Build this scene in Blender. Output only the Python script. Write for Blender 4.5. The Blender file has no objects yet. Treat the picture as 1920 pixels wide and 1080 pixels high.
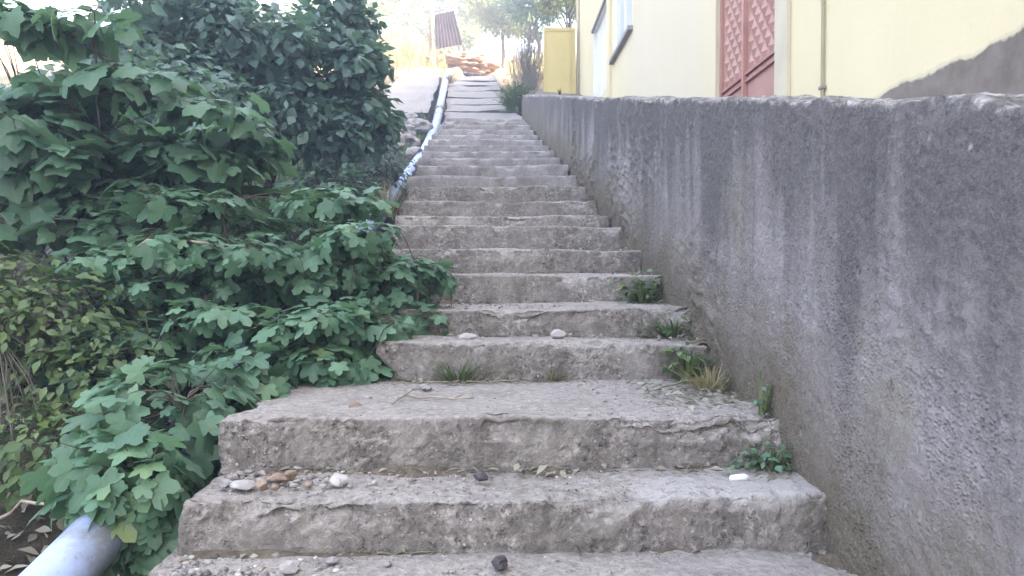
import bpy, math, random
import numpy as np
from mathutils import Vector, Matrix

random.seed(7)
rng = np.random.default_rng(11)
S = bpy.context.scene
COL = S.collection
R = math.radians

# ------------------------------------------------------------------ camera
FPX = 1500.0                       # focal length in pixels of the 1920 px wide photograph
cam_d = bpy.data.cameras.new('camera')
cam = bpy.data.objects.new('camera', cam_d)
COL.objects.link(cam)
cam_d.sensor_width = 36.0
cam_d.lens = 36.0 * FPX / 1920.0
cam_d.clip_start = 0.05
cam_d.clip_end = 3000
cam.location = (0, 0, 0)           # eye level is z = 0; the steps the viewer stands on lie 1.5 m below
cam.rotation_euler = (R(90 - 1.26), 0, R(-0.99))
S.camera = cam
S.render.resolution_x, S.render.resolution_y = 1024, 576

# ------------------------------------------------------------------ light
SUN_AZ = R(-16)                    # measured from +X towards +Y
SUN_EL = R(40)
world = bpy.data.worlds.new('World')
S.world = world
world.use_nodes = True
wn = world.node_tree
wn.nodes.clear()
sky = wn.nodes.new('ShaderNodeTexSky')
sky.sky_type = 'NISHITA'
sky.sun_disc = False
sky.sun_elevation = SUN_EL
sky.sun_rotation = R(90) - SUN_AZ
sky.air_density = 1.0
sky.dust_density = 5.0
sky.ozone_density = 1.0
bg = wn.nodes.new('ShaderNodeBackground')
bg.inputs['Strength'].default_value = 0.15
wo = wn.nodes.new('ShaderNodeOutputWorld')
wn.links.new(sky.outputs[0], bg.inputs[0])
wn.links.new(bg.outputs[0], wo.inputs[0])

sun_d = bpy.data.lights.new('sun', 'SUN')
sun_d.energy = 3.5
sun_d.angle = R(0.5)
sun_d.color = (1.0, 0.95, 0.86)
sun = bpy.data.objects.new('sun', sun_d)
COL.objects.link(sun)
sdir = Vector((math.cos(SUN_EL) * math.cos(SUN_AZ), math.cos(SUN_EL) * math.sin(SUN_AZ), math.sin(SUN_EL)))
sun.rotation_euler = (-sdir).to_track_quat('-Z', 'Y').to_euler()
sun.location = (20, -5, 30)

vs = S.view_settings
vs.view_transform = 'Standard'
vs.look = 'None'
vs.gamma = 1.0
vs.exposure = 3.65
vs.use_white_balance = True
vs.white_balance_temperature = 7550
vs.white_balance_tint = 14
S.render.engine = 'CYCLES'
S.cycles.max_bounces = 5
S.cycles.transparent_max_bounces = 4
S.cycles.use_denoising = True

# ------------------------------------------------------------------ pixel -> point, only used to read positions off the photograph
def P(px, py, d):
    return np.array([(px - 934.0) * d / FPX, d, (507.0 - py) * d / FPX])

# ------------------------------------------------------------------ noise
def _hash(ix, iy, iz, seed):
    h = (ix.astype(np.int64) * 374761393 + iy.astype(np.int64) * 668265263 + iz.astype(np.int64) * 2147483647 + seed * 1274126177) & 0xffffffff
    h = ((h ^ (h >> 13)) * 1274126177) & 0xffffffff
    h = h ^ (h >> 16)
    return (h & 0xffff) / 65535.0 * 2 - 1

def vnoise(p, seed=0):
    i = np.floor(p).astype(np.int64)
    f = p - i
    f = f * f * f * (f * (f * 6 - 15) + 10)
    r = 0
    for dx in (0, 1):
        wx = f[:, 0] if dx else 1 - f[:, 0]
        for dy in (0, 1):
            wy = f[:, 1] if dy else 1 - f[:, 1]
            for dz in (0, 1):
                wz = f[:, 2] if dz else 1 - f[:, 2]
                r = r + wx * wy * wz * _hash(i[:, 0] + dx, i[:, 1] + dy, i[:, 2] + dz, seed)
    return r

def fbm(p, octaves=3, seed=0):
    a, s, r = 1.0, 1.0, 0
    for k in range(octaves):
        r = r + a * vnoise(p * s + 17.3 * k, seed + k)
        a *= 0.5
        s *= 2.03
    return r

# ------------------------------------------------------------------ objects
def link(o, parent=None):
    COL.objects.link(o)
    if parent is not None:
        o.parent = parent
    return o

def tag(o, label=None, cat=None, group=None, kind=None):
    if label: o['label'] = label
    if cat: o['category'] = cat
    if group: o['group'] = group
    if kind: o['kind'] = kind
    return o

def empty(name, loc, label=None, cat=None, group=None, kind=None):
    o = bpy.data.objects.new(name, None)
    o.empty_display_size = 0.1
    o.location = Vector([float(c) for c in loc])
    link(o)
    return tag(o, label, cat, group, kind)

def wloc(o):
    v = Vector((0, 0, 0))
    while o is not None:
        v = v + o.location
        o = o.parent
    return np.array(v)

def mesh(name, verts, faces, mat, parent=None, smooth=False, origin=None, uv=None, crease=None):
    """A mesh object from world-space vertices; its origin lies at its parent's, or at its own base."""
    verts = np.asarray(verts, dtype=float).reshape(-1, 3)
    if parent is not None:
        base = wloc(parent)
        off = base
        loc = (0, 0, 0)
    else:
        if origin is None:
            origin = np.array([(verts[:, 0].min() + verts[:, 0].max()) / 2, (verts[:, 1].min() + verts[:, 1].max()) / 2, verts[:, 2].min()])
        off = np.asarray(origin, float)
        loc = off
    v = verts - off
    me = bpy.data.meshes.new(name)
    if isinstance(faces, np.ndarray):
        n = faces.shape[1]
        me.vertices.add(len(v))
        me.vertices.foreach_set('co', v.astype(np.float32).ravel())
        me.loops.add(faces.size)
        me.loops.foreach_set('vertex_index', faces.astype(np.int32).ravel())
        me.polygons.add(len(faces))
        me.polygons.foreach_set('loop_start', np.arange(0, faces.size, n, dtype=np.int32))
        me.polygons.foreach_set('loop_total', np.full(len(faces), n, dtype=np.int32))
        me.update(calc_edges=True)
        me.validate()
    else:
        me.from_pydata([tuple(x) for x in v], [], faces)
        me.update()
    if uv is not None:
        lay = me.uv_layers.new(name='UVMap')
        li = np.zeros(len(me.loops), dtype=np.int32)
        me.loops.foreach_get('vertex_index', li)
        lay.data.foreach_set('uv', np.asarray(uv, np.float32)[li].ravel())
    if mat is not None:
        me.materials.append(mat)
    if smooth:
        me.polygons.foreach_set('use_smooth', np.ones(len(me.polygons), dtype=bool))
    o = bpy.data.objects.new(name, me)
    o.location = Vector([float(c) for c in loc])
    return link(o, parent)

class MB:
    """collects simple shapes into one mesh"""
    def __init__(s): s.v, s.f = [], []
    def add(s, v, f):
        b = len(s.v)
        s.v += [tuple(float(c) for c in p) for p in v]
        s.f += [tuple(b + i for i in q) for q in f]
    def box(s, x0, x1, y0, y1, z0, z1):
        s.add([(x0, y0, z0), (x1, y0, z0), (x1, y1, z0), (x0, y1, z0), (x0, y0, z1), (x1, y0, z1), (x1, y1, z1), (x0, y1, z1)],
              [(0, 3, 2, 1), (4, 5, 6, 7), (0, 1, 5, 4), (1, 2, 6, 5), (2, 3, 7, 6), (3, 0, 4, 7)])
        return s
    def tube(s, pts, radii, n=6, caps=True):
        v, f = tube(pts, radii, n, caps)
        s.add(v, f)
        return s
    def build(s, name, mat, parent=None, smooth=False):
        return mesh(name, np.array(s.v), s.f, mat, parent, smooth)

def tube(pts, radii, n=6, caps=True):
    pts = np.asarray(pts, float)
    if np.isscalar(radii): radii = [radii] * len(pts)
    v, f = [], []
    tang = np.gradient(pts, axis=0)
    ref = np.array([0.31, 0.17, 0.93])
    for i, (p, t) in enumerate(zip(pts, tang)):
        t = t / (np.linalg.norm(t) + 1e-9)
        a = np.cross(t, ref); a /= np.linalg.norm(a) + 1e-9
        b = np.cross(t, a)
        for k in range(n):
            th = 2 * math.pi * k / n
            v.append(p + radii[i] * (math.cos(th) * a + math.sin(th) * b))
    for i in range(len(pts) - 1):
        for k in range(n):
            f.append((i * n + k, i * n + (k + 1) % n, (i + 1) * n + (k + 1) % n, (i + 1) * n + k))
    if caps:
        f.append(tuple(range(n - 1, -1, -1)))
        f.append(tuple((len(pts) - 1) * n + k for k in range(n)))
    return v, f

def bend(p0, p1, sag, n=6, jit=0.0):
    p0, p1, sag = np.asarray(p0, float), np.asarray(p1, float), np.asarray(sag, float)
    t = np.linspace(0, 1, n)[:, None]
    q = p0 * (1 - t) + p1 * t + sag * (4 * t * (1 - t))
    if jit: q[1:-1] += rng.normal(0, jit, (n - 2, 3))
    return q

def rounded_block(x0, x1, y0, y1, z0, z1, res, r, sides=('top', 'front', 'left')):
    """open rounded block as a dense grid: vertices, quads, outward normals"""
    lo, hi = np.array([x0, y0, z0]), np.array([x1, y1, z1])
    V, F, key = [], [], {}
    def grid(ax_u, ax_v, fixed_ax, fixed_val, flip):
        nu = max(2, int(round((hi[ax_u] - lo[ax_u]) / res)) + 1)
        nv = max(2, int(round((hi[ax_v] - lo[ax_v]) / res)) + 1)
        us, vs_ = np.linspace(lo[ax_u], hi[ax_u], nu), np.linspace(lo[ax_v], hi[ax_v], nv)
        uu, vv = np.meshgrid(us, vs_, indexing='ij')
        p = np.zeros((nu * nv, 3))
        p[:, ax_u], p[:, ax_v], p[:, fixed_ax] = uu.ravel(), vv.ravel(), fixed_val
        i = np.arange(nu * nv).reshape(nu, nv)
        q = np.stack([i[:-1, :-1], i[1:, :-1], i[1:, 1:], i[:-1, 1:]], -1).reshape(-1, 4)
        if flip: q = q[:, ::-1]
        return p, q
    for s in sides:
        p, q = {'top': lambda: grid(0, 1, 2, z1, False), 'front': lambda: grid(0, 2, 1, y0, False),
                'left': lambda: grid(1, 2, 0, x0, True), 'right': lambda: grid(1, 2, 0, x1, False),
                'back': lambda: grid(0, 2, 1, y1, True), 'bottom': lambda: grid(0, 1, 2, z0, True)}[s]()
        b = sum(len(a) for a in V)
        V.append(p); F.append(q + b)
    V, F = np.concatenate(V), np.concatenate(F)
    # weld
    k = np.round(V / 1e-5).astype(np.int64)
    _, first, inv = np.unique(k, axis=0, return_index=True, return_inverse=True)
    inv = inv.reshape(-1)
    V = V[first]; F = inv[F]
    inner = np.clip(V, lo + r, hi - r)
    dlt = V - inner
    L = np.linalg.norm(dlt, axis=1)[:, None]
    nrm = dlt / np.maximum(L, 1e-9)
    V = inner + nrm * r
    return V, F, nrm

# ------------------------------------------------------------------ materials
class NT:
    def __init__(s, name):
        s.m = bpy.data.materials.new(name)
        s.m.use_nodes = True
        s.t = s.m.node_tree
        s.t.nodes.clear()
        s.out = s.t.nodes.new('ShaderNodeOutputMaterial')
        s.p = s.t.nodes.new('ShaderNodeBsdfPrincipled')
        s.t.links.new(s.p.outputs[0], s.out.inputs[0])
        s.geo = s.t.nodes.new('ShaderNodeNewGeometry')
        s.pos = s.geo.outputs['Position']
    def n(s, t, **kw):
        x = s.t.nodes.new(t)
        for k, v in kw.items(): setattr(x, k, v)
        return x
    def l(s, a, b): s.t.links.new(a, b)
    def put(s, sock, v):
        if isinstance(v, bpy.types.NodeSocket): s.l(v, sock)
        elif v is not None: sock.default_value = v
    def scaled(s, v, vec=None):
        x = s.n('ShaderNodeVectorMath', operation='MULTIPLY')
        s.l(vec or s.pos, x.inputs[0]); x.inputs[1].default_value = v
        return x.outputs[0]
    def noise(s, scale, detail=4, rough=0.55, vec=None, dist=0.0):
        x = s.n('ShaderNodeTexNoise')
        x.inputs['Scale'].default_value = scale; x.inputs['Detail'].default_value = detail
        x.inputs['Roughness'].default_value = rough; x.inputs['Distortion'].default_value = dist
        s.l(vec or s.pos, x.inputs['Vector'])
        return x.outputs['Fac']
    def voro(s, scale, feature='F1', out='Distance', vec=None, rnd=1.0):
        x = s.n('ShaderNodeTexVoronoi', feature=feature)
        x.inputs['Scale'].default_value = scale; x.inputs['Randomness'].default_value = rnd
        s.l(vec or s.pos, x.inputs['Vector'])
        return x.outputs[out]
    def ramp(s, fac, stops):
        x = s.n('ShaderNodeValToRGB')
        e = x.color_ramp.elements
        while len(e) < len(stops): e.new(0.5)
        for el, (p, c) in zip(e, stops):
            el.position = p
            el.color = c if len(c) == 4 else (*c, 1)
        s.put(x.inputs[0], fac)
        return x.outputs[0]
    def f(s, fac, a, b, lo=0.0, hi=1.0):
        x = s.n('ShaderNodeMapRange', clamp=True)
        s.put(x.inputs[0], fac)
        for i, v in zip((1, 2, 3, 4), (a, b, lo, hi)): s.put(x.inputs[i], v)
        return x.outputs[0]
    def mix(s, fac, a, b, mode='MIX'):
        x = s.n('ShaderNodeMix', data_type='RGBA', blend_type=mode)
        s.put(x.inputs[0], fac)
        s.put(x.inputs[6], a if isinstance(a, bpy.types.NodeSocket) or a is None else (*a[:3], 1))
        s.put(x.inputs[7], b if isinstance(b, bpy.types.NodeSocket) or b is None else (*b[:3], 1))
        return x.outputs[2]
    def math(s, op, a, b=None, c=None):
        x = s.n('ShaderNodeMath', operation=op)
        s.put(x.inputs[0], a); s.put(x.inputs[1], b)
        if c is not None: s.put(x.inputs[2], c)
        return x.outputs[0]
    def bump(s, h, strength=0.5, dist=0.01, prev=None):
        x = s.n('ShaderNodeBump')
        x.inputs['Strength'].default_value = strength; x.inputs['Distance'].default_value = dist
        s.l(h, x.inputs['Height'])
        if prev is not None: s.l(prev, x.inputs['Normal'])
        return x.outputs[0]
    def xyz(s, vec=None):
        x = s.n('ShaderNodeSeparateXYZ'); s.l(vec or s.pos, x.inputs[0])
        return x.outputs
    def done(s, color=None, rough=None, normal=None, spec=0.3, metal=None):
        s.put(s.p.inputs['Base Color'], (*color, 1) if isinstance(color, tuple) and len(color) == 3 else color)
        if rough is not None: s.put(s.p.inputs['Roughness'], rough)
        if metal is not None: s.put(s.p.inputs['Metallic'], metal)
        s.p.inputs['Specular IOR Level'].default_value = spec
        if normal is not None: s.l(normal, s.p.inputs['Normal'])
        return s.m

def mat_concrete(name, dark, mid, light, agg=1.0, moss=0.25, patch_at=False):
    t = NT(name)
    big = t.noise(1.3, 5, 0.6)
    med = t.noise(7, 6, 0.65)
    fine = t.noise(75, 4, 0.75)
    grit = t.noise(32, 5, 0.75)
    c = t.ramp(t.f(big, 0.3, 0.7), [(0.0, dark), (0.45, mid), (1.0, light)])
    c = t.mix(t.f(med, 0.35, 0.7, 0, 0.75), c, t.ramp(t.noise(11, 5, 0.7), [(0.3, dark), (0.7, light)]))
    patch = t.f(t.noise(3.1, 3, 0.6), 0.40, 0.58)
    # the paste is worn off in patches: light and dark grit
    gc = t.ramp(grit, [(0.33, tuple(x * 0.5 for x in dark)), (0.46, dark), (0.54, mid), (0.66, tuple(min(0.62, x * 1.45) for x in light))])
    c = t.mix(t.f(patch, 0, 1, 0.35 * agg, 0.85 * agg), c, gc)
    v = t.voro(48)
    cs = t.n('ShaderNodeSeparateColor'); t.l(t.voro(48, out='Color'), cs.inputs[0])
    peb = t.math('MULTIPLY', t.f(v, 0.36, 0.26), t.f(cs.outputs[0], 0.55, 0.62))
    peb = t.math('MULTIPLY', peb, t.f(patch, 0, 1, 0.2 * agg, 0.9 * agg))
    pebc = t.ramp(cs.outputs[1], [(0.0, (0.10, 0.09, 0.09)), (0.35, (0.30, 0.27, 0.25)), (0.7, (0.50, 0.47, 0.45)), (1.0, (0.66, 0.63, 0.60))])
    c = t.mix(peb, c, pebc)
    pit = t.math('MULTIPLY', t.f(t.noise(30, 3, 0.75), 0.41, 0.31), t.f(patch, 0, 1, 0.3, 0.9))
    c = t.mix(t.math('MULTIPLY', pit, 0.6), c, (0.06, 0.054, 0.052))
    c = t.mix(t.f(fine, 0.4, 0.8, 0, 0.4), c, light)
    # brown dirt
    c = t.mix(t.f(t.noise(2.0, 5, 0.65, vec=t.scaled((1, 1, 0.6))), 0.54, 0.72, 0, 0.42), c, (0.18, 0.145, 0.12))
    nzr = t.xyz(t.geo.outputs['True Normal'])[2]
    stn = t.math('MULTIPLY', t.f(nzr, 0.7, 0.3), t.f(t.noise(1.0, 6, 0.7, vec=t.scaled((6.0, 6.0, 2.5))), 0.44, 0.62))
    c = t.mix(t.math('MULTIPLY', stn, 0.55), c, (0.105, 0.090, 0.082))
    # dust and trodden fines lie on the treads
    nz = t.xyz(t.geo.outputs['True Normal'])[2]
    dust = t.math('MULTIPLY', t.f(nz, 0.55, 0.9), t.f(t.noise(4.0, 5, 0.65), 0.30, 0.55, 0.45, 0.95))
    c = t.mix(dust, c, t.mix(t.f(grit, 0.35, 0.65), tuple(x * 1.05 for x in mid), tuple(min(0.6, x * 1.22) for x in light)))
    if moss:
        ms = t.math('MULTIPLY', t.f(t.noise(2.3, 5, 0.65), 0.55, 0.72), t.f(t.noise(21, 4, 0.7), 0.4, 0.65))
        c = t.mix(t.math('MULTIPLY', ms, moss * 2), c, (0.085, 0.085, 0.05))
    if patch_at:   # a later, paler cement repair on one tread
        x, y, z = t.xyz()
        e = t.math('ADD', t.math('POWER', t.math('DIVIDE', t.math('SUBTRACT', x, 0.78), 0.36), 2), t.math('POWER', t.math('DIVIDE', t.math('SUBTRACT', y, 2.76), 0.16), 2))
        e = t.math('ADD', e, t.math('MULTIPLY', t.math('SUBTRACT', t.noise(6, 5, 0.6), 0.5), 1.6))
        top = t.f(z, -0.80, -0.775)
        c = t.mix(t.math('MULTIPLY', t.math('MULTIPLY', t.f(e, 1.0, 0.7), top), 0.75), c, (0.47, 0.44, 0.425))
    h = t.math('ADD', t.math('MULTIPLY', fine, 0.35), t.math('MULTIPLY', grit, 1.0))
    h = t.math('ADD', h, t.math('MULTIPLY', peb, 0.5))
    h = t.math('SUBTRACT', h, t.math('MULTIPLY', pit, 0.7))
    return t.done(c, 0.93, t.bump(h, 1.0, 0.022 * max(agg, 0.4)), 0.15)

def mat_wall(name):
    """roughcast cement render with damp streaks running down from the top of the wall"""
    t = NT(name)
    uvn = t.n('ShaderNodeUVMap')                 # u: metres along the wall, v: metres below its top
    u, v, _ = t.xyz(uvn.outputs[0])
    big = t.noise(1.1, 5, 0.6)
    med = t.noise(4.5, 6, 0.7)
    c = t.ramp(t.f(big, 0.32, 0.68), [(0.0, (0.255, 0.228, 0.228)), (0.5, (0.335, 0.300, 0.300)), (1.0, (0.41, 0.37, 0.37))])
    c = t.mix(t.f(med, 0.35, 0.7, 0, 0.6), c, t.ramp(t.noise(13, 5, 0.7), [(0.3, (0.23, 0.21, 0.212)), (0.7, (0.46, 0.43, 0.435))]))
    grit = t.noise(36, 5, 0.78)
    c = t.mix(t.f(t.noise(2.2, 3, 0.6), 0.42, 0.6, 0.15, 0.6), c, t.ramp(grit, [(0.36, (0.13, 0.12, 0.12)), (0.47, (0.28, 0.26, 0.262)), (0.56, (0.37, 0.345, 0.348)), (0.68, (0.55, 0.52, 0.52))]))
    streak = t.noise(1.0, 4, 0.6, vec=t.scaled((2.6, 0.30, 1.0), uvn.outputs[0]))
    streak2 = t.noise(1.0, 5, 0.65, vec=t.scaled((8.0, 0.6, 1.0), uvn.outputs[0]))
    blot = t.noise(2.6, 5, 0.65)
    edge = t.math('ADD', v, t.math('MULTIPLY', t.math('SUBTRACT', streak, 0.5), 2.4))
    edge = t.math('ADD', edge, t.math('MULTIPLY', t.math('SUBTRACT', blot, 0.5), 0.7))
    damp = t.f(edge, 0.90, 0.25)
    c = t.mix(t.f(t.noise(0.9, 4, 0.6, dist=0.6), 0.52, 0.66, 0, 0.5), c, (0.30, 0.275, 0.20))
    c = t.mix(t.math('MULTIPLY', damp, 0.84), c, (0.108, 0.100, 0.100))
    lines = t.math('MULTIPLY', t.f(streak2, 0.54, 0.68), t.f(t.math('ADD', v, t.math('MULTIPLY', streak, 1.2)), 2.0, 0.7))
    c = t.mix(t.math('MULTIPLY', t.math('MULTIPLY', lines, t.f(blot, 0.6, 0.42)), 0.75), c, (0.085, 0.082, 0.080))
    pale = t.math('MULTIPLY', t.f(streak2, 0.44, 0.33), t.f(streak, 0.47, 0.6))
    c = t.mix(t.math('MULTIPLY', t.math('MULTIPLY', pale, t.f(blot, 0.42, 0.58)), 0.7), c, (0.46, 0.43, 0.42))
    # green-brown dirt along the foot
    ft = t.n('ShaderNodeAttribute', attribute_name='foot')
    foot = t.f(t.math('ADD', ft.outputs['Fac'], t.math('MULTIPLY', t.math('SUBTRACT', t.noise(2.5, 5, 0.65), 0.5), 0.7)), 0.55, 0.05)
    c = t.mix(t.math('MULTIPLY', foot, 0.9), c, (0.135, 0.110, 0.072))
    # bare, light and crumbled cap
    cap = t.f(t.math('ADD', v, t.math('MULTIPLY', t.math('SUBTRACT', t.noise(6, 6, 0.75), 0.5), 0.16)), 0.025, 0.0)
    c = t.mix(t.math('MULTIPLY', cap, 0.85), c, t.ramp(t.noise(22, 4, 0.75), [(0.38, (0.13, 0.12, 0.11)), (0.5, (0.34, 0.32, 0.30)), (0.62, (0.62, 0.59, 0.56))]))
    spot = t.math('MULTIPLY', t.f(t.voro(9.0), 0.13, 0.05), t.f(t.noise(1.7, 2), 0.5, 0.56))
    c = t.mix(t.math('MULTIPLY', t.math('MULTIPLY', spot, t.f(t.noise(40, 3), 0.4, 0.6)), 0.7), c, (0.5, 0.48, 0.47))
    fine = t.noise(80, 4, 0.7)
    c = t.mix(t.f(fine, 0.42, 0.8, 0, 0.35), c, (0.42, 0.395, 0.395))
    h = t.math('ADD', t.math('MULTIPLY', fine, 0.4), t.math('MULTIPLY', grit, 0.9))
    # thrown gravel standing out of the render low down and in patches
    thrown = t.math('MULTIPLY', t.f(t.voro(58, vec=t.scaled((1, 1, 1.4))), 0.55, 0.05), t.math('MULTIPLY', t.f(t.math('ADD', v, t.math('MULTIPLY', t.noise(1.6, 3), 1.4)), 1.0, 1.6), t.f(t.noise(2.1, 4, 0.6), 0.44, 0.6, 0.08, 1.0)))
    h = t.math('ADD', h, t.math('MULTIPLY', thrown, 0.5))
    # hairline cracks and knocked-off chips
    ck = t.f(t.voro(0.9, 'DISTANCE_TO_EDGE', vec=t.mix(0.12, t.pos, t.n('ShaderNodeTexNoise').outputs['Color'])), 0.006, 0.0015)
    ck = t.math('MULTIPLY', ck, t.f(t.noise(1.3, 3), 0.5, 0.58))
    c = t.mix(t.math('MULTIPLY', ck, 0.12), c, (0.06, 0.055, 0.055))
    chip = t.math('MULTIPLY', t.f(t.voro(6.5, vec=t.scaled((1, 1.3, 0.8))), 0.13, 0.09), t.f(t.noise(1.9, 3), 0.50, 0.60))
    c = t.mix(t.math('MULTIPLY', chip, 0.55), c, t.mix(t.f(grit, 0.4, 0.6), (0.10, 0.09, 0.085), (0.50, 0.46, 0.44)))
    h = t.math('SUBTRACT', h, t.math('MULTIPLY', chip, 0.6))
    return t.done(c, 0.95, t.bump(h, 1.0, 0.026), 0.12)

def mat_plain(name, c0, c1, scale=4.0, rough=0.8, spec=0.25, bump=0.0, metal=None, bscale=40):
    t = NT(name)
    c = t.ramp(t.f(t.noise(scale, 5, 0.6), 0.3, 0.7), [(0.0, c0), (1.0, c1)])
    nrm = t.bump(t.noise(bscale, 5, 0.7), bump, 0.01) if bump else None
    return t.done(c, rough, nrm, spec, metal)

def mat_leaf(name, stops, rough=0.5, trans=0.28, vein=0.5):
    t = NT(name)
    oi = t.n('ShaderNodeObjectInfo')
    r = t.math('FRACT', t.math('ADD', oi.outputs['Random'], t.geo.outputs['Random Per Island']))
    clump = t.noise(1.7, 3, 0.6)
    r2 = t.math('ADD', t.math('MULTIPLY', r, 0.7), t.math('MULTIPLY', t.f(clump, 0.3, 0.7), 0.3))
    c = t.ramp(r2, stops)
    if vein:
        uvn = t.n('ShaderNodeUVMap')
        u, v, _ = t.xyz(uvn.outputs[0])
        au = t.math('ABSOLUTE', u)
        mid = t.f(au, 0.03, 0.012)
        w = t.math('FRACT', t.math('MULTIPLY', t.math('SUBTRACT', v, t.math('MULTIPLY', au, 0.9)), 5.0))
        side = t.f(t.math('ABSOLUTE', t.math('SUBTRACT', w, 0.5)), 0.07, 0.02, 0, 0.5)
        vv = t.math('MULTIPLY', t.math('MAXIMUM', mid, side), vein)
        c = t.mix(vv, c, t.mix(0.5, c, (0.30, 0.42, 0.20)))
    c = t.mix(t.f(t.noise(24, 3, 0.6), 0.60, 0.72, 0, 0.5), c, (0.15, 0.125, 0.05))
    c = t.mix(t.f(t.noise(9, 4, 0.7), 0.5, 0.72, 0, 0.30), c, (0.20, 0.22, 0.17))
    t.done(c, rough, t.bump(t.noise(45, 3, 0.6), 0.25, 0.01), 0.45)
    tr = t.n('ShaderNodeBsdfTranslucent')
    t.l(t.mix(0.4, c, (0.16, 0.30, 0.10)), tr.inputs[0])
    mx = t.n('ShaderNodeMixShader'); mx.inputs[0].default_value = trans
    t.l(t.p.outputs[0], mx.inputs[1]); t.l(tr.outputs[0], mx.inputs[2]); t.l(mx.outputs[0], t.out.inputs[0])
    return t.m

M = {}
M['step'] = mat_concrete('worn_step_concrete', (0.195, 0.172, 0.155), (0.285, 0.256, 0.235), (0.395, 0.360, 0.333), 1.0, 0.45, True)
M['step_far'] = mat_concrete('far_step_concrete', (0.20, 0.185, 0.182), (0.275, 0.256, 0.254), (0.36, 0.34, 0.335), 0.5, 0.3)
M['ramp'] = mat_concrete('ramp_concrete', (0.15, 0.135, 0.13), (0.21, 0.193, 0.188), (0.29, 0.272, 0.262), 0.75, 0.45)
M['wall'] = mat_wall('roughcast_wall')
M['stone'] = mat_plain('grey_stone', (0.16, 0.15, 0.15), (0.36, 0.34, 0.33), 9, 0.9, 0.2, 0.6)
M['stone_pale'] = mat_plain('pale_stone', (0.27, 0.25, 0.24), (0.46, 0.43, 0.42), 14, 0.85, 0.2, 0.5)
M['stone_dark'] = mat_plain('dark_stone', (0.05, 0.045, 0.047), (0.11, 0.10, 0.105), 14, 0.9, 0.2, 0.6)
M['stone_brown'] = mat_plain('brown_stone', (0.20, 0.145, 0.11), (0.32, 0.24, 0.185), 14, 0.9, 0.2, 0.6)
M['soil'] = mat_plain('soil', (0.030, 0.024, 0.019), (0.085, 0.066, 0.050), 6, 0.95, 0.1, 0.9, bscale=18)
M['twig'] = mat_plain('dry_twig', (0.20, 0.165, 0.13), (0.38, 0.33, 0.27), 18, 0.9, 0.15)
M['bark'] = mat_plain('bark', (0.045, 0.037, 0.030), (0.13, 0.11, 0.09), 12, 0.9, 0.15, 0.7)
M['green_stem'] = mat_plain('green_stem', (0.045, 0.060, 0.025), (0.10, 0.11, 0.05), 12, 0.7, 0.25)
def mat_pipe():
    t = NT('pale_plastic')
    c = t.ramp(t.noise(2.2, 4), [(0.3, (0.26, 0.36, 0.60)), (0.7, (0.38, 0.47, 0.68))])
    c = t.mix(t.f(t.noise(3.2, 6, 0.75), 0.47, 0.64, 0, 0.75), c, (0.19, 0.17, 0.14))
    c = t.mix(t.f(t.noise(30, 4, 0.7), 0.6, 0.7, 0, 0.5), c, (0.16, 0.14, 0.11))
    return t.done(c, t.f(t.noise(8, 4), 0.3, 0.7, 0.35, 0.65), None, 0.4)
M['pipe'] = mat_pipe()
M['lobed'] = mat_leaf('lobed_leaf', [(0.0, (0.046, 0.115, 0.072)), (0.4, (0.085, 0.195, 0.122)), (0.75, (0.13, 0.265, 0.165)), (0.93, (0.17, 0.31, 0.17)), (1.0, (0.21, 0.27, 0.09))], 0.5, 0.38, 0.35)
M['vine'] = mat_leaf('vine_leaf', [(0.0, (0.042, 0.108, 0.070)), (0.5, (0.080, 0.185, 0.118)), (0.9, (0.125, 0.250, 0.155)), (1.0, (0.14, 0.29, 0.090))], 0.5, 0.38, 0.35)
M['yellow_leaf'] = mat_leaf('yellow_green_leaf', [(0.0, (0.040, 0.080, 0.030)), (0.5, (0.070, 0.130, 0.042)), (0.85, (0.11, 0.17, 0.05)), (1.0, (0.20, 0.26, 0.07))], 0.5, vein=0)
M['dark_leaf'] = mat_leaf('dark_leaf', [(0.0, (0.045, 0.100, 0.088)), (0.6, (0.078, 0.160, 0.135)), (1.0, (0.130, 0.235, 0.185))], 0.45, 0.35, vein=0)
M['far_leaf'] = mat_leaf('sunlit_leaf', [(0.0, (0.085, 0.12, 0.04)), (0.5, (0.15, 0.18, 0.06)), (1.0, (0.26, 0.26, 0.09))], 0.55, 0.4, vein=0)
M['weed'] = mat_leaf('weed_leaf', [(0.0, (0.06, 0.09, 0.035)), (0.6, (0.11, 0.15, 0.055)), (1.0, (0.22, 0.23, 0.10))], 0.6, 0.25, vein=0)
M['straw'] = mat_leaf('straw', [(0.0, (0.16, 0.125, 0.06)), (0.5, (0.27, 0.215, 0.11)), (1.0, (0.40, 0.34, 0.19))], 0.7, 0.2, vein=0)
M['dead_frond'] = mat_leaf('dead_frond', [(0.0, (0.16, 0.14, 0.10)), (0.5, (0.27, 0.245, 0.19)), (1.0, (0.38, 0.36, 0.29))], 0.75, 0.15, vein=0)

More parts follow.
